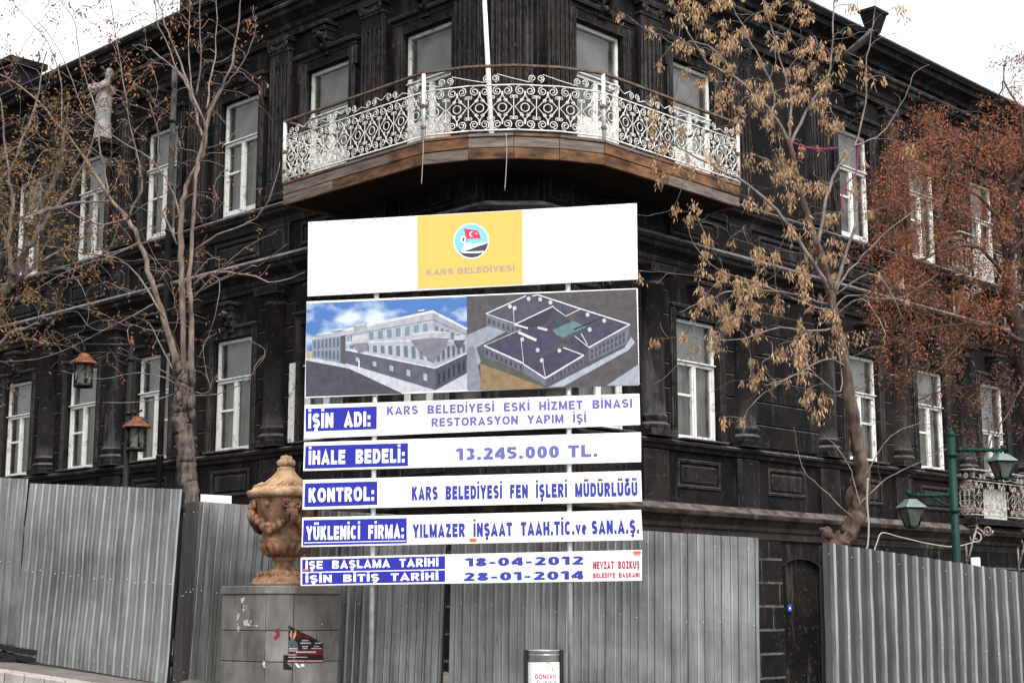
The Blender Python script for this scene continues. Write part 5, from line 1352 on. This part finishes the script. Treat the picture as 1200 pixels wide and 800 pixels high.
# --- bare pollarded tree at left
TY = 19.5
t = Tree(11); rr = random.Random(5)
g = at(222, 640, TY); gz_ = ground_z(g.x, g.y)
base = Vector((g.x + .02, g.y, gz_)); T1_ = empty('bare_tree', base, 'bare pollarded tree with a knobbly grey trunk and upright leafless branches at left', 'tree')
trunk_pts = [base, at(222, 600, TY), at(219.5, 560, TY), at(217, 520, TY), at(213, 490, TY), at(215, 466, TY), at(218, 445, TY)]
t.limb(trunk_pts, .125, .112, True, 12, 30, .005)
for i in range(38):
    y = rr.uniform(430, 486); c = at(216 + rr.uniform(-9, 10), y, TY + rr.uniform(-.11, .10)); t.thick.ball(c, rr.uniform(.025, .055), 12, sz=rr.uniform(1.2, 3.2), sx=rr.uniform(.7, 1.2))
knob_n = len(t.thick.f)
limbsL = [
 ([(210, 440), (205, 420), (192, 375), (178, 329), (164, 284), (150, 257), (127, 229), (101, 187), (71, 150), (37, 112), (-10, 80)], .058, .012, .9),
 ([(214, 440), (215, 417), (214, 340), (212, 287), (214, 235), (225, 205), (238, 180), (240, 150), (226, 112), (210, 86), (187, 30), (178, -15)], .05, .010, -.4),
 ([(222, 440), (224, 417), (224, 375), (222, 322), (226, 270), (229, 217), (236, 176), (246, 131), (262, 101), (274, 66), (279, 32), (283, -15)], .046, .010, -.8),
 ([(237, 160), (227, 125), (215, 90), (187, 67), (175, 57), (155, 53)], .03, .01, .5),
 ([(232, 130), (225, 110), (212, 75), (200, 45), (191, 22), (183, -12)], .028, .008, .3),
 ([(242, 128), (247, 92), (252, 62), (254, -10)], .022, .007, .4),
 ([(226, 118), (222, 72), (222, -8)], .02, .007, .2), ([(230, 112), (236, 70), (235, 15), (233, -10)], .02, .007, -.3),
 ([(240, 140), (257, 107), (272, 92), (290, 62), (300, 28)], .024, .007, -.5),
 ([(227, 333), (245, 320), (290, 322), (322, 331), (357, 319)], .03, .008, -.6), ([(227, 294), (255, 275), (294, 259), (315, 235), (328, 190)], .028, .007, -.5),
 ([(224, 352), (255, 319), (287, 291), (325, 270)], .02, .006, -.9), ([(226, 345), (280, 319), (308, 308), (336, 286)], .018, .006, -1.1),
 ([(245, 320), (257, 333), (248, 382), (231, 424)], .014, .006, .2), ([(203, 434), (178, 385), (170, 375)], .018, .006, .4),
 ([(228, 463), (255, 462), (290, 445), (311, 417)], .014, .005, -.5), ([(226, 460), (246, 458), (240, 430), (238, 405)], .012, .005, -.3),
 ([(212, 450), (165, 436), (120, 444), (70, 434)], .012, .005, -.3), ([(214, 458), (170, 470), (120, 472)], .011, .005, -.5), ([(207, 446), (180, 428), (140, 414), (100, 414)], .011, .004, .5),
 ([(180, 356), (120, 388), (60, 416), (-5, 424)], .014, .006, .6), ([(192, 372), (150, 310), (98, 296), (40, 288), (-10, 300)], .022, .007, .9),
 ([(164, 284), (130, 300), (85, 315), (30, 345), (-10, 352)], .02, .006, .9), ([(150, 257), (165, 220), (160, 180), (150, 130), (139, 60), (128, -8)], .026, .007, -.6),
 ([(150, 257), (110, 262), (60, 232), (30, 200), (-10, 180)], .024, .007, .5), ([(127, 229), (118, 180), (112, 130), (95, 75), (85, 20), (60, -8)], .02, .006, .5),
 ([(71, 150), (72, 100), (55, 50), (15, 2)], .016, .006, .3), ([(212, 290), (190, 250), (183, 215), (185, 160), (175, 120)], .025, .008, -.4), ([(214, 280), (205, 230), (180, 190), (150, 170), (100, 130), (70, 60), (40, 20)], .022, .006, .6),
]
for pts, r0, r1, dy in limbsL: t.limb(px3(pts, TY, dy), r0 * (.9 if r0 > .045 else .72), r1 * .7, r0 > .045, 4, 10, .007)
tips = []
for i in range(560):
    x = rr.gauss(165, 88); y = rr.uniform(-15, 330) if rr.random() < .8 else rr.uniform(300, 440)
    if x > 320 or x < -20: continue
    tips.append(at(x, y, TY + rr.gauss(0, .8)))
ends = t.reach(tips, .009, .0032)
crown = MB()
for p_, d in ends:
    if rr.random() < .5:
        for k in range(rr.randint(2, 6)):
            c = p_ + Vector((rr.gauss(0, .03), rr.gauss(0, .03), rr.gauss(-.02, .04))); leafquad(crown, c, Vector((rr.gauss(0, .6), rr.gauss(0, .6), -.6)), rr.uniform(.035, .07), rr.uniform(.015, .026), rr)
    for k in range(rr.randint(0, 3)):
        leafquad(crown, p_ - d * rr.uniform(.02, .3), d + Vector((rr.gauss(0, .6), rr.gauss(0, .6), rr.gauss(0, .6))), .035, .012, rr)
for k in range(170):                                  # dry seed tufts on the upper twigs
    p_, d = rr.choice(ends)
    if p_.z < 8: continue
    for j in range(9): leafquad(crown, p_ + Vector((rr.gauss(0, .05), rr.gauss(0, .05), rr.gauss(-.03, .06))), Vector((rr.gauss(0, .5), rr.gauss(0, .5), -.8)), .065, .024, rr)
t.roughen(.02)
t.thick.m = [0 if i < knob_n else 1 for i in range(len(t.thick.f))]
t.thick.build('trunk', [M['bark_grey'], M['bark_smooth']], T1_); t.fine.build('branches', M['twig'], T1_); crown.build('dry_seeds', M['drybud'], T1_)

# --- budding tree beyond the left edge
BY2 = 18.2; t = Tree(21); rr = random.Random(8)
g = at(-75, 640, BY2); base = Vector((g.x, g.y, ground_z(g.x, g.y)))
T2 = empty('budding_tree', base, 'fine twigged tree with olive buds reaching in from the left edge', 'tree')
t.limb([base] + px3([(-70, 560), (-60, 480), (-40, 410), (-12, 360), (16, 323), (45, 253), (70, 190), (80, 120)], BY2, .5), .15, .012, True, 5, 10, .01)
for pts in ([(-40, 410), (-45, 330), (-30, 260), (10, 200), (40, 130), (55, 60)], [(-12, 360), (30, 320), (60, 300), (110, 270)], [(16, 323), (10, 280), (15, 230), (5, 160), (-5, 90)], [(30, 290), (60, 250), (90, 210), (115, 150)], [(-50, 450), (0, 400), (40, 380), (60, 372)], [(45, 253), (80, 240), (130, 235)]):
    t.limb(px3(pts, BY2 + rr.gauss(0, .3), rr.gauss(0, .6)), .04, .007, False, 4, 6, .015)
tips = [at(min(150, rr.gauss(38, 48)), rr.gauss(225, 78), BY2 + rr.gauss(.2, .6)) for _ in range(300)] + [at(rr.uniform(-40, 60), rr.uniform(330, 480), BY2 + rr.gauss(0, .4)) for _ in range(35)]
ends = t.reach(tips, .009, .003)
crown = MB()
for p_, d in ends:
    for k in range(rr.randint(8, 22)):
        c = p_ - d * rr.uniform(-.02, .35) + Vector((rr.gauss(0, .03), rr.gauss(0, .03), rr.gauss(0, .03)))
        leafquad(crown, c, d + Vector((rr.gauss(0, .8), rr.gauss(0, .8), rr.gauss(0, .8))), rr.uniform(.035, .07), rr.uniform(.015, .028), rr, 0 if rr.random() < .68 else 1)
t.thick.build('trunk', M['bark_grey'], T2); t.fine.build('branches', M['twig_brown'], T2); crown.build('buds', [M['bud'], M['drybud']], T2)

# --- leaning tree with hanging tan seed clusters
SY = 19.0; t = Tree(31); rr = random.Random(9)
g = at(985, 690, SY); base = Vector((g.x, g.y, ground_z(g.x, g.y)))
T3_ = empty('seed_tree', base, 'leaning tree hung with tan clusters of dry winged seeds in front of the right facade', 'tree')
t.limb([base] + px3([(985, 655), (994, 625), (1008, 590), (1011, 556), (1004, 515), (997, 474), (987, 412), (979, 374), (974, 340)], SY, -.3), .14, .05, True, 9, 20, .006)
t.limb(px3([(985, 650), (972, 632), (966, 618)], SY - .1), .08, .06, True, 6, 14, .01)
for i in range(10): t.thick.ball(at(1004 + rr.uniform(-8, 8), rr.uniform(580, 610), SY + rr.uniform(-.1, .05)), rr.uniform(.05, .09), 12, sz=1.8)
lm = [
 ([(974, 342), (965, 310), (952, 270), (940, 228), (934, 205), (925, 165)], .055, .035, -.2),
 ([(925, 165), (912, 143), (897, 124), (862, 93), (829, 71), (801, 27), (785, -10)], .032, .008, -.5),
 ([(927, 168), (938, 145), (952, 118), (972, 82), (977, 11), (980, -10)], .028, .008, .5), ([(925, 165), (926, 110), (914, 69), (900, 20), (890, -10)], .024, .007, .1),
 ([(905, 135), (906, 104), (885, 60), (867, 25), (850, -10)], .02, .006, .4), ([(862, 93), (840, 60), (815, 50), (790, 50), (770, 40)], .014, .005, -.3),
 ([(970, 340), (961, 319), (926, 266), (895, 231), (853, 203), (815, 184), (776, 165), (735, 178)], .035, .006, -.9),
 ([(976, 345), (1000, 270), (1004, 235), (985, 217)], .03, .01, .2), ([(958, 295), (972, 217), (988, 190), (1002, 168), (1013, 124), (1016, 69), (1024, 19)], .028, .007, .5),
 ([(1000, 172), (1018, 165), (1038, 151), (1060, 115), (1068, 92)], .014, .005, .3), ([(974, 350), (1017, 322), (1042, 340), (1060, 375)], .016, .005, -.4), ([(978, 370), (1010, 350), (1035, 385), (1036, 405)], .013, .005, -.5),
 ([(983, 395), (985, 460), (947, 436), (904, 455), (876, 479), (871, 507)], .012, .005, -.6), ([(981, 385), (950, 388), (914, 384), (857, 398), (795, 393)], .02, .005, -.7),
 ([(977, 365), (940, 355), (890, 332), (842, 317), (812, 285)], .022, .006, -.5), ([(976, 358), (930, 345), (870, 339), (828, 352), (796, 366)], .018, .005, -.8), ([(990, 430), (970, 420), (930, 440), (895, 452)], .016, .005, -.9),
 ([(975, 350), (990, 325), (1020, 290), (1060, 255), (1100, 235)], .018, .005, .6), ([(976, 362), (1000, 345), (1050, 350), (1100, 320)], .014, .004, .8), ([(945, 240), (930, 215), (905, 190), (880, 180)], .018, .006, .4), ([(1008, 595), (1000, 560), (985, 530), (965, 510)], .012, .004, .2), ([(1008, 590), (1040, 560), (1080, 540), (1110, 525)], .012, .004, .2), ([(1000, 606), (960, 570), (940, 545), (930, 500)], .011, .004, .2), ([(1012, 560), (1045, 510), (1095, 490)], .011, .004, .3),
]
for pts, r0, r1, dy in lm: t.limb(px3(pts, SY - .25, dy), r0 * .9, r1 * .8, r0 > .05, 4, 8, .008)
A3 = [(130,90),(190,35),(200,85),(250,165),(225,240),(290,240),(345,295),(350,185),(395,150),(350,30),(400,15),(460,90),(510,50),(550,15),(610,90),(650,110),(600,160),(510,170),(540,230),(690,225),(745,215),(815,225),(850,145),(820,310),(690,305),(540,310),(590,325),(650,345),(670,400),(505,380),(565,450),(440,435),(350,385),(340,410),(160,320),(240,380),(450,505),(380,530),(430,690),(540,590),(605,540),(790,540),(700,460),(760,370),(570,690),(590,740),(650,680),(60,650),(20,580),(190,750),(290,720),(70,760),(320,790),(800,10),(295,50),(135,215),(430,370),(620,440)]
A4 = [(160,30),(220,50),(290,60),(180,100),(190,140),(190,210),(250,180),(340,165),(400,70),(455,160),(260,280),(310,300),(75,290),(140,295),(100,350),(70,380),(60,400),(145,440),(150,470),(75,470),(15,480),(55,655),(65,710),(240,560),(215,590),(280,570),(330,580),(160,620),(230,660),(255,750),(180,720),(300,770),(220,330),(230,390),(240,430),(290,440),(580,450),(370,570),(410,560),(330,250),(360,260)]
A6 = [(310,480),(385,375),(380,335),(320,250),(270,180),(345,140),(390,130),(440,70),(395,60),(310,115),(500,290),(510,330),(530,410),(450,300),(440,320),(215,275),(290,260)]
A8 = [(275,715),(430,690),(400,510),(470,380),(360,375),(410,400),(500,650),(520,610),(560,560),(640,540),(640,600),(490,560),(490,610),(330,20),(545,420)]
cl = [(760 + x / 3.637, y / 3.637) for x, y in A3] + [(860 + x / 2.856, 200 + y / 2.856) for x, y in A4] + [(700 + x / 2.106, 270 + y / 2.106) for x, y in A6] + [(740 + x / 4.445, 240 + y / 4.445) for x, y in A8]
cl = [(x, y - 9) for x, y in cl]
cl += [(x + rr.gauss(0, 17), y + rr.gauss(0, 15)) for x, y in cl if rr.random() < .75] + [(rr.gauss(905, 75), rr.uniform(-5, 330)) for _ in range(45)]
tips = [at(x, y, SY + rr.gauss(-.3, .5)) for x, y in cl]
ends = t.reach(tips, .011, .0035)
extra = [at(rr.gauss(930, 80), rr.uniform(-10, 470), SY + rr.gauss(-.1, .5)) for _ in range(240)]
t.reach(extra, .008, .003)
crown = MB()
for ic, (p_, d) in enumerate(ends):
    R0 = rr.choice((.035, .06, .08, .10)) * rr.uniform(.8, 1.2); nn = int(R0 * rr.uniform(380, 760)); hL = R0 * rr.uniform(1.6, 2.9)
    ax = [Vector((rr.gauss(0, R0 * .5), rr.gauss(0, R0 * .5), -rr.uniform(.3, 1) * hL)) for _ in range(3)]
    for k in range(nn):
        a = rr.choice(ax) * rr.uniform(0, 1); c = p_ + a + Vector((rr.gauss(0, R0 * .42), rr.gauss(0, R0 * .42), rr.gauss(0, .02)))
        d2 = Vector((rr.gauss(0, .42), rr.gauss(0, .42), -1)); leafquad(crown, c, d2, rr.uniform(.055, .09), rr.uniform(.012, .021), rr)
t.roughen(.02); t.thick.build('trunk', M['bark_brown'], T3_); t.fine.build('branches', M['twig'], T3_); crown.build('seed_clusters', M['samara'], T3_)

# --- russet leaved tree at right edge
RY = 20.6; t = Tree(41); rr = random.Random(10)
g = at(1222, 690, RY); base = Vector((g.x, g.y, ground_z(g.x, g.y)))
T4 = empty('russet_tree', base, 'dark trunked tree with dried russet foliage at the right edge', 'tree')
t.limb([base] + px3([(1218, 600), (1210, 500), (1198, 410), (1183, 345), (1180, 290), (1184, 240), (1200, 180), (1215, 120)], RY, .3), .17, .045, True, 5, 10, .012)
for pts, r0 in (([(1183, 330), (1150, 292), (1118, 291), (1080, 305), (1040, 322)], .035), ([(1180, 270), (1155, 240), (1120, 215), (1080, 205), (1050, 215)], .032), ([(1183, 250), (1160, 190), (1130, 165), (1095, 150)], .026), ([(1190, 210), (1200, 140), (1175, 95), (1180, 65)], .022), ([(1200, 400), (1150, 380), (1090, 385), (1040, 400), (1010, 395)], .032), ([(1208, 470), (1170, 450), (1120, 455), (1070, 470)], .026), ([(1183, 300), (1210, 270), (1240, 250), (1280, 230)], .03), ([(1195, 200), (1230, 150), (1260, 120)], .03), ([(1118, 291), (1090, 330), (1060, 350)], .018), ([(1150, 380), (1110, 420), (1090, 450)], .016), ([(1205, 440), (1170, 500), (1150, 540)], .016), ([(1175, 95), (1165, 130), (1130, 130)], .012), ([(1200, 380), (1250, 350), (1300, 340)], .03)):
    t.limb(px3(pts, RY + rr.gauss(0, .2), rr.gauss(-.2, .7)), r0, .006, False, 4, 7, .015)
tips = []
def blob(n, cx, cy, sx, sy, mi):
    for _ in range(n):
        x, y = rr.gauss(cx, sx), rr.gauss(cy, sy)
        if x < 1000: continue
        tips.append((at(x, y, RY + rr.gauss(0, .75)), mi))
blob(50, 1120, 165, 32, 20, 0); blob(100, 1140, 215, 48, 32, 0); blob(60, 1085, 185, 22, 26, 0); blob(85, 1090, 280, 38, 34, 0); blob(60, 1165, 300, 35, 35, 0); blob(45, 1055, 330, 30, 34, 0); blob(75, 1120, 375, 60, 26, 0); blob(60, 1075, 400, 45, 40, 1); blob(40, 1040, 290, 20, 45, 0); blob(30, 1150, 340, 40, 30, 0); blob(50, 1050, 240, 18, 40, 0)
blob(70, 1240, 230, 35, 70, 0); blob(70, 1120, 430, 60, 28, 1); blob(40, 1165, 480, 30, 40, 1); blob(14, 1185, 95, 16, 22, 0); blob(50, 1190, 170, 20, 30, 0); blob(30, 1250, 400, 40, 60, 1); blob(30, 1080, 500, 50, 30, 2)
ends = t.reach([p_ for p_, _ in tips], .010, .003, .4)
look = {tuple(p_): m for p_, m in tips}
crown = MB()
for p_, d in ends:
    m = look.get(tuple(p_), 0)
    if m == 2: continue
    n_ = int(rr.choice((.25, .7, 1, 1.3)) * rr.randint(28, 66)) if m == 0 else rr.randint(8, 30)
    for k in range(n_):
        c = p_ - d * rr.uniform(-.05, .28) + Vector((rr.gauss(0, .07), rr.gauss(0, .07), rr.gauss(-.04, .06)))
        leafquad(crown, c, Vector((rr.gauss(0, .6), rr.gauss(0, .6), -.55 + rr.gauss(0, .4))), rr.uniform(.04, .085), rr.uniform(.008, .017), rr, 0 if (m == 0 and rr.random() < .8) else 1)
t.thick.build('trunk', M['bark_dark'], T4); t.fine.build('branches', M['twig_red'], T4); crown.build('dry_leaves', [M['redleaf'], M['redleaf_dull']], T4)

# ================================================================== STATUE above an upper window of the left facade
SB = F('L', 12.0, .42, 11.45)
st = empty('statue', SB, 'pale grey robed statue with one bent arm standing on a bracket against the left facade', 'statue')
k = -math.pi / 4
q = MB()
def sv(x, y, z): return Vector((SB.x + x, SB.y + y, SB.z + z))
q.lathe([(.01, .0), (.19, .0), (.17, .1), (.15, .4), (.165, .75), (.19, .95), (.17, 1.05), (.19, 1.18), (.20, 1.24), (.10, 1.32), (.065, 1.36), (.01, 1.37)], sv(0, 0, 0), 16, sy=.75)
for i in range(9):
    a = -math.pi + i * math.pi / 8; q.tube([sv(.18 * math.cos(a), .13 * math.sin(a), .02), sv(.15 * math.cos(a), .115 * math.sin(a), .45), sv(.17 * math.cos(a + .2), .13 * math.sin(a + .2), .92)], [.035, .022, .02], 6)
q.tube([sv(.02, 0, 1.28), sv(.07, -.02, 1.40)], .065, 8); q.ball(sv(.10, -.03, 1.50), .115, 12, sz=1.25, sx=.9)
q.tube([sv(.17, 0, 1.22), sv(.22, -.08, 1.05), sv(.12, -.2, 1.2), sv(.13, -.16, 1.40)], [.075, .065, .05, .04], 8)
q.tube([sv(-.15, 0, 1.24), sv(-.33, -.05, 1.20), sv(-.28, -.12, 1.12), sv(-.02, -.2, 1.16), sv(.08, -.18, 1.22)], [.08, .065, .062, .05, .045], 8)
o = q.build('figure', M['statue'], st)
m_ = o.modifiers.new('Remesh', 'REMESH'); m_.mode = 'VOXEL'; m_.voxel_size = .022; m_.use_smooth_shade = True
q = MB(); dL3 = Vector((DL.x, DL.y, 0)); nL3 = Vector((NL.x, NL.y, 0))
P = SB - dL3 * .28 - nL3 * .40 - Vector((0, 0, .10)); q.box(P, dL3 * .56, nL3 * .62, (0, 0, .10)); P = SB - dL3 * .2 - nL3 * .40 - Vector((0, 0, .26)); q.box(P, dL3 * .4, nL3 * .42, (0, 0, .155))
q.build('bracket', M['trim'], st, recalc=True)

# ================================================================== ROPES, CABLES, FLAGPOLE, SMALL THINGS
def line_thing(name, pts, r, m, label, cat, sub=6):
    P = [Vector(p_) for p_ in pts]; out = []
    n = len(P)
    for i in range(n - 1):
        p0, p1, p2, p3 = P[max(0, i - 1)], P[i], P[i + 1], P[min(n - 1, i + 2)]
        for j in range(sub):
            u = j / sub; out.append(.5 * ((2 * p1) + (p2 - p0) * u + (2 * p0 - 5 * p1 + 4 * p2 - p3) * u * u + (3 * p1 - p0 - 3 * p2 + p3) * u ** 3))
    out.append(P[-1]); q = MB(); q.tube(out, r, 6); o = q.build(name, m, None, org=P[0]); return tag(o, label, cat)
line_thing('rope', px3([(930, 178), (928, 168), (934, 169), (945, 173), (962, 175), (981, 173)], 18.7), .011, M['pink'], 'pink rope tied across the upper limbs of the seed hung tree', 'rope')
line_thing('rope', px3([(1008, 163), (1005, 185), (1003, 203), (993, 215), (986, 232), (988, 248)], 18.8), .010, M['pink'], 'pink rope dangling down in front of an upper right window', 'rope')
line_thing('cable', px3([(1017, 560), (1016, 588), (1018, 615), (1016, 642), (1008, 652)], 18.55), .012, M['cable'], 'pale cable running down the leaning tree trunk to the hoarding', 'cable')
line_thing('cable', [on_plane(x, y, F('R', 0, .34, 0), NR) for x, y in ((1023, 650), (1028, 634), (1034, 624), (1055, 629), (1090, 637), (1120, 640), (1150, 632))], .014, M['cable'], 'pale cable sagging along the base cornice behind the green lamp', 'cable')
line_thing('wire', [cL + Vector((0, -.06, -.02)), cL + Vector((.0, -.07, -.3)), cL + Vector((-.02, -.07, -.75))], .007, M['cable'], 'thin wire hanging from the left front corner of the big balcony', 'wire')
wq = mF + Vector((-.12, -.06, 0)); line_thing('wire', [wq + Vector((0, 0, -.02)), wq + Vector((.01, -.01, -.4)), wq + Vector((-.02, 0, -.95))], .007, M['cable'], 'thin wire hanging from the middle of the big balcony above the sign', 'wire')
fp0 = at(576, 158, 23.75); fp1 = at(564, -70, 23.6)
q = MB(); q.tube([Vector((fp0.x, fp0.y, 8.9)), fp0, fp1], [.042, .042, .036], 10); q.ball(fp1, .06, 10)
tag(q.build('flagpole', M['white'], None, org=Vector((fp0.x, fp0.y, 8.86))), 'slim white flagpole standing on the corner balcony', 'flagpole')
npc = F('R', 7.57, -.098, 1.5)
q = MB(); q.box(npc - DR * .06 - Vector((0, 0, .065)), DR * .12, NR * .012, (0, 0, .13)); q.box(npc - DR * .02 - Vector((0, 0, .02)) + NR * .0125, DR * .045, NR * .002, (0, 0, .035), 1)
tag(q.build('number_plate', [M['plate'], M['board']], None, org=npc, recalc=True), 'small blue enamel plate on the bricked up doorway', 'sign')
pp0 = at(1143, 668, 19.0); q = MB(); q.tube([Vector((pp0.x, pp0.y, ground_z(pp0.x, pp0.y))), at(1143, 653, 19.0)], .055, 10)
tag(q.build('pipe', M['board'], None, org=Vector((pp0.x, pp0.y, ground_z(pp0.x, pp0.y)))), 'short white pipe poking up behind the right hoarding beside the green lamp', 'pipe')
